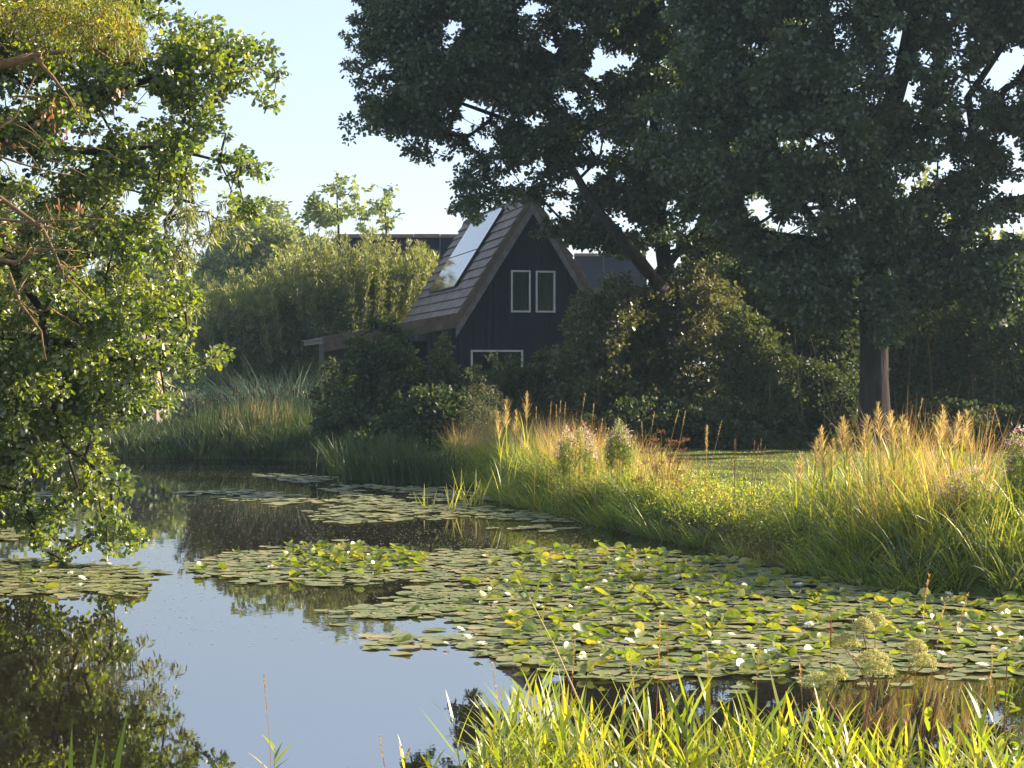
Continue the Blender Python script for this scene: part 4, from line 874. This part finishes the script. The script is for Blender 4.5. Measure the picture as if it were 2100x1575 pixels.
# dead brown umbels
r = rng(320); root = empty('dead_umbellifer', (float((1360 - CX) / F * 31.5), 31.5, .45)); tag(root, 'cluster of dead brown umbel stalks on the bank between willowherb and dock', 'dead plant')
mb = MB(); nb = []
for i in range(26):
    x = r.uniform(-.42, .45); z = r.uniform(.35, 1.0) - abs(x) * .4; y = r.uniform(-.3, .3); mb.tube([(x * .3, y * .3, 0), (x * .7, y * .7, z * .6), (x, y, z)], [.005, .004, .003], 4)
    for k in range(7):
        a = k * .9; e = np.array([x + .05 * math.cos(a), y + .05 * math.sin(a), z + .045]); mb.tube([(x, y, z), e], [.002, .0015], 3); nb.append(e)
mb.build('stem', M_brown, root, tone=.6); nb = np.array(nb); q = r.normal(0, 1, (len(nb) * 6, 3)); leaves('seed_head', np.repeat(nb, 6, 0) + r.normal(0, .014, q.shape), q, r.normal(0, 1, q.shape), np.full(len(q), .02), T_CARD, M_brown, root, r.uniform(0, .7, len(q)))
# willowherb
def willowherb(px, py, D, w, h, label, seed, nfl=90):
    r = rng(seed); x0 = (px - CX) / F * D; b = np.array([x0, D, float(gzs(x0, D))]); top = H - (py - HY) / F * D - b[2]; ns = 22
    root = empty('willowherb', tuple(b)); tag(root, label, 'wildflower', 'pink-flowered willowherbs on the bank'); mb = MB(); P, fl = [], []
    for i in range(ns):
        x, y = r.uniform(-w, w), r.uniform(-w, w) * .7; t = top * (1 - .35 * (x / w) ** 2) * r.uniform(.75, 1); mb.tube([(x * .5, y * .5, 0), (x * .8, y * .8, t * .5), (x, y, t)], [.005, .004, .002], 4)
        z = r.uniform(max(.2, t - h), t - .05, 110); P.append(np.stack([x * (.5 + .5 * z / t) + r.normal(0, .03, 110), y * (.5 + .5 * z / t) + r.normal(0, .03, 110), z], 1))
        k = r.integers(2, 8); fl.append(np.stack([x + r.normal(0, .03, k), y + r.normal(0, .03, k), t - r.uniform(-.02, .16, k) ** 1], 1))
    mb.build('stem', M_stalk, root, tone=.8); P = np.concatenate(P); n = len(P)
    leaves('leaves', P, r.normal(0, 1, (n, 3)) + [0, 0, .5], r.normal(0, 1, (n, 3)), r.uniform(.04, .08, n), T_NARROW, L_bank, root, .5 + r.normal(0, .2, n))
    Q = np.repeat(np.concatenate(fl), 5, 0); n = len(Q); leaves('blossoms', Q, r.normal(0, 1, (n, 3)) + [0, 0, .4], r.normal(0, 1, (n, 3)), r.uniform(.016, .028, n), T_OVAL, L_pink, root, r.uniform(0, 1, n))
    W = np.repeat(np.concatenate(fl) + [0, 0, .02], 5, 0) + r.normal(0, .03, (len(np.concatenate(fl)) * 5, 3)); n = len(W)
    leaves('blossom_fluff', W, r.normal(0, 1, (n, 3)) + [0, 0, 1], r.normal(0, 1, (n, 3)), r.uniform(.03, .06, n), T_NARROW, leafmat('pale_fluff', [(.5, .42, .35), (.6, .5, .42)], .5, (1, 1, .9)), root, r.uniform(0, 1, n))
willowherb(1180, 853, 33.2, .34, .55, 'pink-flowered willowherb left of the paler one on the bank', 331)
willowherb(1270, 850, 32.5, .22, .40, 'willowherb gone to pale pinkish fluff, rising above the dry grass', 332)
willowherb(2092, 838, 23.0, .14, .6, 'willowherb with pink tips cut by the right edge', 333)
willowherb(1985, 955, 23.4, .3, .5, 'leafy green willowherb without blooms in the right clump', 334)

# ------------------------------------------------------------------ water lilies
def padmat(name, cols, gloss, rough=.35, tr=.25):
    return leafmat(name, cols, tr, (1.2, 1.2, .4), gloss, rough)
M_pad = padmat('lily_pad_top', [(.13, .165, .06), (.22, .23, .105), (.34, .26, .13)], .10, .40, .1)
M_padup = padmat('raised_lily_leaf', [(.09, .14, .02), (.17, .21, .03), (.32, .26, .035)], .07, .35, .42)
M_petal = leafmat('white_petal', [(.75, .74, .68), (.82, .8, .74)], .35, (1, 1, .85), .04)
M_stamen = surf('yellow_stamen', (.6, .4, .03), (.7, .5, .05), 8, .6, 0)
def pad_arrays(r, kind):
    """kind 0 flat notched disc with slightly lifted rim, kind 1 folded or standing leaf"""
    nr, na = 4, 20; V = []; a0 = .16
    fold = r.uniform(.7, 1.5) if kind else 0; wav = r.uniform(.03, .09); ph = r.uniform(0, 6)
    for i in range(nr + 1):
        q = i / nr
        for j in range(na + 1):
            t = a0 + (2 * math.pi - 2 * a0) * j / na; rad = q * (1 + .03 * math.sin(3 * t + ph))
            x, y = rad * math.cos(t), rad * math.sin(t) * .93
            z = (.035 if not kind else .1) * q ** 4 * (1 + math.sin(2 * t + ph)) + wav * .35 * q ** 3 * math.sin(5 * t + ph) * (1.6 if kind else .35)
            if kind:
                z += abs(y) * math.sin(fold * .5) * (1.0); y *= math.cos(fold * .5)
            V.append((x, y, z))
    V = np.array(V); w = na + 1
    Fc = np.array([(i * w + j, i * w + j + 1, (i + 1) * w + j + 1, (i + 1) * w + j) for i in range(nr) for j in range(na)])
    return V, Fc
r = rng(400); padv = [pad_arrays(r, 0) for _ in range(6)]; upv = [pad_arrays(r, 1) for _ in range(6)]
REG = [[(385, 1165), (480, 1132), (700, 1118), (850, 1135), (1100, 1126), (1300, 1130), (1500, 1142), (1600, 1178), (1700, 1195), (1850, 1218), (2200, 1232), (2300, 1380), (1950, 1385), (1700, 1378), (1500, 1384), (1290, 1384), (1150, 1382), (1080, 1368), (960, 1338),
        (1020, 1330), (900, 1325), (845, 1310), (880, 1302), (960, 1298), (1000, 1280), (960, 1272), (830, 1265), (650, 1258), (720, 1245), (870, 1228), (820, 1218), (900, 1200), (830, 1188), (700, 1200), (520, 1203), (430, 1180)],
       [(-200, 1150), (60, 1148), (150, 1160), (250, 1162), (318, 1172), (270, 1190), (315, 1212), (250, 1216), (0, 1224), (-200, 1230)],
       [(740, 1330), (760, 1306), (860, 1304), (850, 1322)],
       [(1600, 1398), (1700, 1384), (1850, 1386), (1830, 1400)]]
back = [[(620, 1010), (700, 995), (860, 1000), (1000, 1012), (1100, 1048), (1180, 1075), (1100, 1072), (950, 1060), (870, 1068), (720, 1062), (640, 1050), (700, 1035)],
        [(510, 974), (600, 972), (690, 982), (640, 992), (560, 985)], [(360, 1010), (500, 1006), (640, 1018), (560, 1022), (420, 1018)], [(600, 1058), (740, 1054), (790, 1072), (700, 1076)], [(420, 1025), (560, 1022), (700, 1030), (560, 1036)],
        [(1000, 1085), (1100, 1078), (1180, 1086), (1080, 1092)], [(0, 1010), (120, 1012), (110, 1040), (0, 1050)], [(0, 1070), (90, 1075), (100, 1100), (0, 1110)], [(230, 978), (290, 976), (285, 982), (235, 983)]]
def pads_in(r, n, regs, size, gap=None, edgef=.35):
    out = []
    W = [[wp(*p) for p in g] for g in regs]; ar = [0.5 * abs(sum(g[i - 1][0] * g[i][1] - g[i][0] * g[i - 1][1] for i in range(len(g)))) for g in W]
    for g, a in zip(W, ar):
        k = int(n * a / sum(ar)) + 3; P = np.array(g); lo, hi = P.min(0), P.max(0); c = 0
        while c < k:
            x = r.uniform(lo[0], hi[0], 500); y = r.uniform(lo[1], hi[1], 500); m = in_poly(x, y, P) & (sdist(x, y) < -.12)
            if gap is not None: m &= gap(x, y)
            for a_, b_ in zip(x[m], y[m]):
                ja, jb = r.normal(0, .10), r.normal(0, .30) * (r.uniform() < .6)
                if sdist(np.array([a_ + ja]), np.array([b_ + jb]))[0] < -.12: out.append((a_ + ja, b_ + jb))
                c += 1
                if c >= k: break
    out = np.array(out); return out, r.uniform(*size, len(out))
r = rng(410)
A1, S1 = pads_in(r, 5600, REG, (.07, .135), gap=lambda x, y: (fbm(x, y, .5, 31) > -.62))
A2, S2 = pads_in(r, 1000, back, (.10, .17), gap=lambda x, y: fbm(x, y, .8, 32) > -.35)
def up_dens(x, y):
    px = px_of(x, y); py = HY + F * H / y
    d = .03 + .24 * (px > 980) * (py > 1120) * np.interp(py, [1120, 1200, 1300, 1384], [.8, .8, 1, 1]) * np.interp(px, [980, 1100], [0, 1]) + .35 * ((px > 590) & (px < 860) & (py < 1175)) 
    return d
UP = r.uniform(0, 1, len(A1)) < up_dens(A1[:, 0], A1[:, 1])
allp = [(x, y, s, u, 0) for (x, y), s, u in zip(A1, S1, UP)] + [(x, y, s, False, 1) for (x, y), s in zip(A2, S2)]
rank = np.array([(s * (1.9 if u else 1)) / y for x, y, s, u, b_ in allp]); order = np.argsort(-rank); big = set(order[:300].tolist())
pm = []
for V, Fc in padv:
    me = mesh_np('lily_pad', V, Fc, M_pad, smooth=True, tone=None); md = me.data; bpy.data.objects.remove(me); pm.append((md, V, Fc))
um = []
for V, Fc in upv:
    me = mesh_np('lily_pad', V, Fc, M_padup, smooth=True); md = me.data; bpy.data.objects.remove(me); um.append((md, V, Fc))
TONES = [.1, .3, .45, .6, .85]
pmt = {}
def padmesh(u, v, tq):
    k = (u, v, tq)
    if k not in pmt:
        md = (um if u else pm)[v][0].copy(); a = md.attributes.new('tone', 'FLOAT', 'FACE'); a.data.foreach_set('value', np.clip(TONES[tq] + rng(v * 7 + tq).normal(0, .13, len(md.polygons)) + .35 * (np.arange(len(md.polygons)) >= len(md.polygons) * .75) * (rng(v + 50 * tq).uniform(0, 1, len(md.polygons)) > .7), 0, 1).astype(np.float32)); pmt[k] = md
    return pmt[k]
PL = []; bulkV, bulkF, bulkT, offs = [], [], [], 0; bulk2V, bulk2F, bulk2T, offs2 = [], [], [], 0
from mathutils import Euler, Matrix
for i, (x, y, s, u, bk) in enumerate(allp):
    v = int(r.integers(6)); tq = int(r.choice(5, p=[.25, .3, .25, .13, .07] if not u else [.3, .25, .2, .15, .1])); rz = r.uniform(0, 6.28)
    z = .004 + r.uniform(0, .014) + (r.uniform(.01, .05) if u else 0); s_ = s * (.66 if u else 1.0)
    tx = r.normal(0, .011) if not u else (r.normal(0, .12) if r.uniform() < .8 else r.normal(.35, .3)); ty = r.normal(0, .011) if not u else r.normal(0, .25)
    if i in big:
        o = link('lily_pad', padmesh(u, v, tq)); o.location = (x, y, z + (abs(math.sin(tx)) * s_ * .5 if u else 0)); o.rotation_euler = (tx, ty, rz); o.scale = (s_, s_, s_)
        px = px_of(x, y); py = HY + F * H / y
        tilt = abs(tx) + abs(ty); lb = ('large ' if s > .115 else 'small ' if s < .09 else '') + ((('upright ' if tilt > .45 else 'raised ') + ('yellow-green' if tq < 3 else 'yellowing')) if u else ('grey-green' if tq < 3 else 'brownish')) + (' lily leaf ' if u else ' lily pad ') + place(px, py, range(15))
        if False: lb = ('raised folded lily leaf, yellow-green, standing up from the pads' if tq < 3 else 'raised yellowing lily leaf curled above the floating pads')
        elif False: lb = ('flat grey-green lily pad' if tq < 3 else 'flat yellowish-brown lily pad') + (' in the left patch below the overhanging oak' if px < 330 else ' floating in the main lily patch' if px > 1000 else ' at the ragged left edge of the main patch')
        tag(o, lb, 'lily pad', 'lily pads on the pond'); PL.append((o, px))
    else:
        md, V, Fc = (um if u else pm)[v]; Mx = np.array(Euler((tx, ty, rz)).to_matrix()); Q = (V * s_) @ Mx.T + np.array([x, y, z])
        if u: bulk2V.append(Q); bulk2F.append(Fc + offs2); bulk2T.append(TONES[tq] + r.normal(0, .13, len(Fc))); offs2 += len(V)
        else: bulkV.append(Q); bulkF.append(Fc + offs); bulkT.append(TONES[tq] + r.normal(0, .13, len(Fc))); offs += len(V)
tag(mesh_np('lily_pads', np.concatenate(bulkV), np.concatenate(bulkF), M_pad, None, np.concatenate(bulkT), True), 'mass of smaller and farther flat lily pads', 'lily pads', 'lily pads on the pond', 'stuff')
if bulk2V: tag(mesh_np('raised_lily_leaves', np.concatenate(bulk2V), np.concatenate(bulk2F), M_padup, None, np.concatenate(bulk2T), True), 'mass of smaller raised lily leaves farther out', 'lily pads', 'lily pads on the pond', 'stuff')
number_labels(PL)
# blooms
def lily(r):
    root = empty('water_lily'); P, A, N, S = [], [], [], []
    for ring, (n, el, L) in enumerate(((8, .35, 1.0), (7, .75, .92), (6, 1.15, .75))):
        for k in range(n):
            a = 2 * math.pi * k / n + ring * .4 + r.normal(0, .08); e = el + r.normal(0, .07); d = np.array([math.cos(a) * math.cos(e), math.sin(a) * math.cos(e), math.sin(e)])
            P.append(np.array([math.cos(a), math.sin(a), 0]) * .08 + [0, 0, .05]); A.append(d); N.append([-math.cos(a) * math.sin(e), -math.sin(a) * math.sin(e), math.cos(e)]); S.append(L)
    leaves('petals', np.array(P), np.array(A), np.array(N), np.array(S), T_OVAL, M_petal, root, r.uniform(0, 1, len(P)))
    m = MB()
    for k in range(14): a = k * 2.4; q = .04 + .012 * k; m.tube([(q * math.cos(a), q * math.sin(a), .1), (q * 1.3 * math.cos(a), q * 1.3 * math.sin(a), .42)], [.025, .02], 4)
    m.build('stamens', M_stamen, root); return root
r = rng(420); lp = [lily(r) for _ in range(3)]
fl = [(1107, 1252, .055), (1194, 1362, .06), (1137, 1250, .0), (1041, 1226, .045), (944, 1300, .05), (960, 1318, .062), (988, 1330, .06), (915, 1328, .035), (556, 1170, .06), (1075, 1130, .045), (993, 1146, .04), (1177, 1140, .05), (1255, 1188, .06), (1205, 1215, .05), (1017, 1243, .035),
      (1640, 1208, .06), (1660, 1290, .06), (1470, 1330, .06), (1580, 1348, .07), (1540, 1338, .06), (1455, 1352, .06), (2015, 1375, .065), (2090, 1320, .06), (1890, 1290, .05), (1930, 1350, .05), (1290, 1325, .06), (1340, 1335, .05), (1225, 1330, .05),
      (80, 1180, .05), (145, 1183, .045), (168, 1193, .06), (163, 1209, .06), (225, 1163, .045), (193, 1158, .04), (1390, 1190, .05), (1430, 1235, .05), (1150, 1160, .045), (1330, 1150, .04), (1945, 1226, .05), (2060, 1345, .05), (1500, 1310, .045), (1400, 1310, .04), (1720, 1330, .04), (1975, 1245, .04), (790, 1158, .045), (1745, 1270, .04)]
for i, (px, py, s) in enumerate([f for f in fl if f[2] > 0]):
    o = lp[i] if i < 3 else copy_tree(lp[i % 3]); x, y = wp(px, py); o.location = (x, y, .03); o.rotation_euler = (r.normal(0, .2), r.normal(0, .2), r.uniform(0, 6)); o.scale = (s, s, s * r.uniform(.8, 1.1))
    lb = 'white water lily open among the pads of the left patch' if px < 330 else 'lone white water lily at the far left of the main patch' if px == 556 else 'white water lily on the open-water edge of the main patch' if px < 1000 else 'white water lily open among the raised leaves of the main patch'
    tag(o, lb, 'water lily', 'white water lily blooms')
# seeds, duckweed and pollen specks, multiplied far out to stand in for glare
r = rng(430); n = 20000; px = r.uniform(150, 1250, n); py = 955 + (1330 - 955) * r.uniform(0, 1, n) ** 1.6; W_ = np.array([wp(a, b) for a, b in zip(px, py)]); k = (sdist(W_[:, 0], W_[:, 1]) < -.05) & (r.uniform(0, 1, n) < np.interp(py, [955, 1130, 1200, 1330], [1, 1, .25, .04])); W_ = W_[k]; n = len(W_)
z = np.full(n, .003); P = np.stack([W_[:, 0], W_[:, 1], z], 1); A = np.stack([r.normal(0, 1, n), r.normal(0, 1, n), 0 * z], 1)
tag(leaves('floating_specks', P, A, np.tile([0, 0, 1.], (n, 1)), r.uniform(.008, .03, n), T_CARD, leafmat('floating_speck', [(.2, .2, .16), (.4, .38, .3)], .1), None, r.uniform(0, 1, n)), 'pale drifting specks, thickened in place of glare on the dark water', 'debris', kind='stuff')

# ------------------------------------------------------------------ foreground
def shoot(seed, nl=9, h=.8):
    r = rng(seed); root = empty('reed_shoot'); bx = r.normal(0, .05); by = r.normal(0, .03)
    m = MB(); m.tube([(0, 0, 0), (bx * .4, by * .4, h * .5), (bx, by, h * .93)], [.005, .004, .002], 5); m.build('stem', M_stalk, root, tone=.6)
    t = np.linspace(.25, 1, nl); B = np.stack([bx * t ** 1.5, by * t ** 1.5, h * .93 * t], 1); hd = np.arange(nl) * np.pi + r.normal(0, .7, nl) + r.uniform(0, 3); L = (.25 + .10 * np.sin(t * 3)) * r.uniform(.7, 1.1, nl)
    V, Fc = blade_arrays(B, L, np.full(nl, .020) * r.uniform(.7, 1.3, nl), hd, r.uniform(.5, .95, nl) * np.interp(t, [.25, 1], [1.25, .4]), r.uniform(.0, .8, nl), 6, hd + np.pi / 2 + r.normal(0, .5, nl))
    tn = r.uniform(.05, .6, nl)[:, None] + np.linspace(0, .28, 6)[None] * (r.uniform(0, 1, nl) < .35)[:, None]
    mesh_np('leaves', V, Fc, L_fore, root, tn.ravel()); return root
shp = [shoot(500 + i, int(9 + i % 4), .7 + .05 * (i % 3)) for i in range(10)]
r = rng(510); SH = []
special = [(560, 1492, 10.6, 'lone reed shoot standing against the sky reflection at lower left of centre'), (830, 1510, 10.2, 'small reed shoot at the left fringe of the foreground stand'), (905, 1520, 10, 'reed shoot leftmost of the dense foreground stand')]
def topy(px): return np.interp(px, [860, 930, 1000, 1060, 1130, 1200, 1330, 1400, 1480, 1560, 1620, 1700, 1800, 1900, 2000, 2120], [1545, 1490, 1430, 1390, 1370, 1420, 1370, 1400, 1415, 1430, 1440, 1430, 1470, 1480, 1450, 1420])
for i in range(205):
    px = r.uniform(930, 2130) if i > 30 else r.uniform(980, 1250); D = r.uniform(8.9, 10.8); SH.append((px, topy(px) - 45 + abs(r.normal(0, 85)) + r.uniform(-45, 60), D))
RS = []
for i, (px, py, D) in enumerate([(a, b, c) for a, b, c, _ in special] + SH):
    k = i % 10; o = shp[k] if i < 10 else copy_tree(shp[k]); x = (px - CX) / F * D; zb = float(gzs(x, D)) - .02; hgt = H - (py - HY) / F * D - zb; hm = .7 + .05 * (k % 3) + .2
    o.location = (x, D, zb); s = max(.35, hgt / hm); o.scale = (max(.8, min(s, 1.05)),) * 2 + (s,); o.rotation_euler = (r.normal(0, .12), r.normal(0, .16), r.uniform(0, 6.28))
    lb = special[i][3] if i < 3 else ('reed shoot in the yellow-green stand below the lily patch, centre' if px < 1500 else 'reed shoot in the yellow-green stand at the lower right around the umbels')
    if i >= 3: lb = ('tall ' if s > .95 else 'short ' if s < .7 else '') + ('broad-leaved' if k % 3 else 'slender') + ' reed shoot ' + place(px, py, [0, 3, 10, 11, 15, 16, 17, 18, 19])
    tag(o, lb, 'reed', 'young reeds on the near bank'); RS.append((o, px))
number_labels(RS)
# undergrowth filling the foot of the near stand
r = rng(520); n = 350; px = r.uniform(940, 2250, n); D = r.uniform(8.6, 10.7, n); X = (px - CX) / F * D; ty = topy(px) + 45 + abs(r.normal(0, 60, n)); Z = gzs(X, D); hh = np.maximum(.12, H - (ty - HY) / F * D - Z)
tag(blades('near_grass', np.stack([X, D, Z - .02], 1), hh, .009 * r.uniform(.6, 1.5, n), r.uniform(0, 6.28, n), r.uniform(0, .5, n), r.uniform(0, .8, n), L_fore, None, .35 + r.normal(0, .25, n), 5, r.uniform(0, 3.1, n)), 'fine grass filling the foot of the near stand', 'grass', kind='stuff')
# tall dead reed leaning left over the lilies
root = empty('tall_reed', tuple(pt(1270, 1690, 9.8))); b = pt(1270, 1690, 9.8); tag(root, 'tall leaning reed with pale dead stem and green tip blades', 'reed')
m = MB(); m.tube([np.zeros(3), pt(1215, 1500, 9.8) - b, pt(1140, 1330, 9.8) - b, pt(1085, 1225, 9.8) - b], [.006, .005, .004, .003], 6); m.build('stem', leafmat('pale_dead_stem', [(.45, .33, .18), (.5, .38, .2)], .2), root, tone=.5)
Bp = np.array([pt(1085, 1228, 9.8), pt(1080, 1235, 9.8), pt(1092, 1245, 9.8), pt(1110, 1290, 9.8), pt(1105, 1300, 9.8), pt(1130, 1335, 9.8), pt(1150, 1370, 9.8)]) - b
V, Fc = blade_arrays(Bp, np.array([.16, .12, .2, .14, .2, .25, .3]), np.full(7, .014), np.array([3.1, 3.0, .1, .2, 3.1, .1, 3.2]), np.array([.45, .7, .25, .1, .9, .25, .8]), np.array([0, .1, .05, .1, .2, .1, .2]), 6, np.zeros(7) + .2)
mesh_np('leaves', V, Fc, L_fore, root, np.repeat([.3, .2, .4, .6, .3, .35, .3], 6))
# four broad blades at the lower left
for px, py, bx, w in ((148, 1485, 142, .02), (202, 1498, 180, .02), (216, 1535, 200, .016), (266, 1452, 222, .024)):
    D = 9.6; b = pt(bx, 1700, D); t = pt(px, py, D) - b; L = np.linalg.norm(t); hd = 0 if t[0] > 0 else np.pi; ln = math.atan2(abs(t[0]), t[2])
    V, Fc = blade_arrays(np.zeros((1, 3)), np.array([L]), np.array([w * 1.5]), np.array([hd]), np.array([ln * .6]), np.array([ln * .7]), 8, np.array([.4]))
    o = mesh_np('iris_plant', V, Fc, L_fore, None, np.full(8, .12)); o.location = b
    tag(o, {148: 'leftmost upright green iris blade at the lower left corner', 202: 'second green iris blade from the left in the corner', 216: 'shortest green iris blade in the lower left corner', 266: 'tallest, right-leaning green iris blade at lower left'}[px], 'iris', 'iris blades in the lower left corner')
G = 'pale grass heads over the foreground'
for px, py, D, ln, lb in ((541, 1387, 10.5, -.05, 'pale grass head above the lone reed shoot'), (778, 1508, 10.2, -.06, 'short pale grass head left of the foreground stand'), (1905, 1182, 9.7, .14, 'tallest pale grass head over the lilies at right'), (1938, 1238, 9.7, .18, 'middle pale grass head right of the tallest'), (1985, 1218, 9.7, .26, 'rightmost pale grass head leaning over the lilies'), (1355, 1275, 9.8, .04, 'thin pale grass head left of the umbels'), (1010, 1360, 10.1, -.08, 'thin grass head over the left fringe of the stand'), (1180, 1300, 9.9, .05, 'thin grass head right of the leaning reed'), (1450, 1330, 9.8, -.05, 'thin grass head between the red stalk and umbels'), (1560, 1310, 9.9, .07, 'thin grass head just left of the umbels'), (1640, 1350, 9.6, -.04, 'low thin grass head beside the umbels'), (2035, 1330, 9.8, .03, 'thin grass head by the leafy stem'), (1290, 1345, 10, -.1, 'short thin grass head in the stand centre')):
    seed_stalk(px, py, D, ln, lb, G, L_dry, zb=.15, wid=.004, hl=.2, dens=50, hw=.012)
for px, py, lb in ((1704, 1262, 'reddish dock stalk behind the umbels'), (1371, 1272, 'thin red stalk over the lilies in the middle')): seed_stalk(px, py, 9.8, .01, lb, None, leafmat('reddish_stalk', [(.3, .12, .07), (.42, .2, .12)], .3, (1.1, 1, .8)), zb=.15, wid=.004, hl=.16 if px > 1500 else .3, dens=70 if px > 1500 else 6, hw=.02)
# angelica with domed umbels
D = 9.8; b = pt(1772, 1700, D); root = empty('angelica', tuple(b)); tag(root, 'angelica with red-brown stems and pale domed seed umbels', 'wild plant'); r = rng(530)
M_red = surf('reddish_stem', (.22, .08, .06), (.32, .15, .09), 10, .6, .1); M_umb = leafmat('pale_umbel', [(.30, .30, .13), (.42, .40, .18), (.52, .46, .22)], .35, (1.1, 1.1, .7), .03)
jn = pt(1770, 1500, D) - b; m = MB(); m.tube([np.zeros(3), jn, pt(1786, 1420, D) - b], [.008, .007, .005], 7)
ums = [(1795, 1262, .055, 9.9), (1734, 1306, .075, 9.85), (1791, 1338, .085, 9.7), (1802, 1362, .08, 9.6), (1878, 1316, .06, 9.9), (1893, 1345, .075, 9.8), (1681, 1385, .085, 9.7), (1716, 1372, .05, 9.9), (1770, 1272, .05, 9.8)]
node = {0: (1786, 1420), 1: (1786, 1420), 2: (1786, 1420), 3: (1786, 1440), 4: (1850, 1400), 5: (1850, 1400), 6: (1700, 1440), 7: (1700, 1440), 8: (1786, 1420)}
m.tube([jn, pt(1815, 1450, D) - b, pt(1850, 1400, D) - b], [.006, .005, .004], 6); m.tube([pt(1765, 1560, D) - b, pt(1735, 1500, D) - b, pt(1700, 1440, D) - b], [.006, .005, .004], 6)
for i, (px, py, rr, d) in enumerate(ums): m.tube([pt(*node[i], D) - b, pt((node[i][0] + px) / 2 + 4, (node[i][1] + py) / 2 + 8, D) - b, pt(px, py + 24, d) - b], [.004, .0035, .003], 5)
m.build('stem', M_red, root)
for i, (px, py, rr, d) in enumerate(ums):
    c0 = pt(px, py + 24, d) - b; mm = MB(); P = []
    for k in range(34):
        q = math.sqrt((k + .5) / 34); a = k * 2.4; e = c0 + np.array([rr * q * math.cos(a), rr * q * math.sin(a), .065 - .055 * q * q + r.normal(0, .003)])
        mm.tube([c0, e], [.0009, .0007], 3); P.append(e + r.normal(0, .0068, (46, 3)) * [1, 1, .7])
    P = np.concatenate(P); n = len(P); V, Fc, q_ = leaf_arrays(P, r.normal(0, 1, (n, 3)), r.normal(0, 1, (n, 3)), r.uniform(.004, .008, n), T_CARD); bb = len(mm.v)
    mesh_np('umbel', np.concatenate([np.array(mm.v), V]), [np.array([f for f in mm.f if len(f) == 4]), Fc + bb], M_umb, root, np.concatenate([np.full(sum(len(f) == 4 for f in mm.f), .3), np.clip(r.normal(.5, .25, n), 0, 1)]))
n = 26; P = np.stack([r.uniform(-.25, .3, n), r.normal(0, .05, n), r.uniform(.15, .62, n)], 1); leaves('leaves', P, r.normal(0, 1, (n, 3)), r.normal(0, 1, (n, 3)) + [0, 0, 1], r.uniform(.04, .08, n), T_OVAL, L_fore, root, r.uniform(.1, .5, n))
# leafy stem at the right edge
b = pt(2075, 1700, 9.9); root = empty('leafy_stem', tuple(b)); tag(root, 'reddish leafy stem with small yellow-green leaves at the right edge', 'wild plant')
m = MB(); m.tube([np.zeros(3), pt(2060, 1480, 9.9) - b, pt(2066, 1335, 9.9) - b], [.005, .004, .002], 5); m.build('stem', M_red, root); n = 30; t = r.uniform(.3, 1, n); e = pt(2066, 1335, 9.9) - b
P = e * t[:, None]; leaves('leaves', P, np.stack([r.choice([-1, 1], n), r.normal(0, .4, n), r.normal(-.3, .4, n)], 1), r.normal(0, .6, (n, 3)) + [0, 0, 1], r.uniform(.03, .07, n), T_OVAL, L_fore, root, r.uniform(0, .5, n))
b = pt(1960, 1700, 9.4); 

# ------------------------------------------------------------------ air
hz = MB(); hz.box(-820, 820, -140, 1560, -2.2, 27.0)
m, n, l = mat('haze_air'); v = n.new('ShaderNodeVolumePrincipled'); v.inputs['Color'].default_value = (.58, .79, 1.0, 1); v.inputs['Density'].default_value = HAZE; v.inputs['Anisotropy'].default_value = .35
o = n.new('ShaderNodeOutputMaterial'); l.new(v.outputs[0], o.inputs['Volume'])
hzo = hz.build('haze', m); hzo['kind'] = 'stuff'; hzo['label'] = 'thin morning haze over the pond'; hzo['category'] = 'haze'
G_ = {}
for o in bpy.data.objects:
    if o.parent is None and o.get('group') in ('golden plumed reeds on the bank', 'thin seed stalks above the bank grass', 'thin bare stems in the thicket', 'white water lily blooms', 'reddish stalks at the lawn edge'):
        G_.setdefault(o['group'], []).append((o, px_of(o.location[0], o.location[1])))
NEAR = [(1790, 'by the umbels'), (1600, 'right of the middle'), (1400, 'in the middle of the patch'), (1200, 'near the leaning reed'), (1020, 'by the open notch'), (2000, 'toward the right edge')]
for g, q in G_.items():
    if g == 'white water lily blooms':
        for o, px in q:
            if 'main patch' in o['label'] and px > 1000: o['label'] = 'white water lily among raised leaves ' + min(NEAR, key=lambda t: abs(t[0] - px))[1]
    number_labels(q)
for o in list(bpy.data.objects):                     # nothing unused is left behind
    if o.type == 'EMPTY' and not o.children: bpy.data.objects.remove(o)
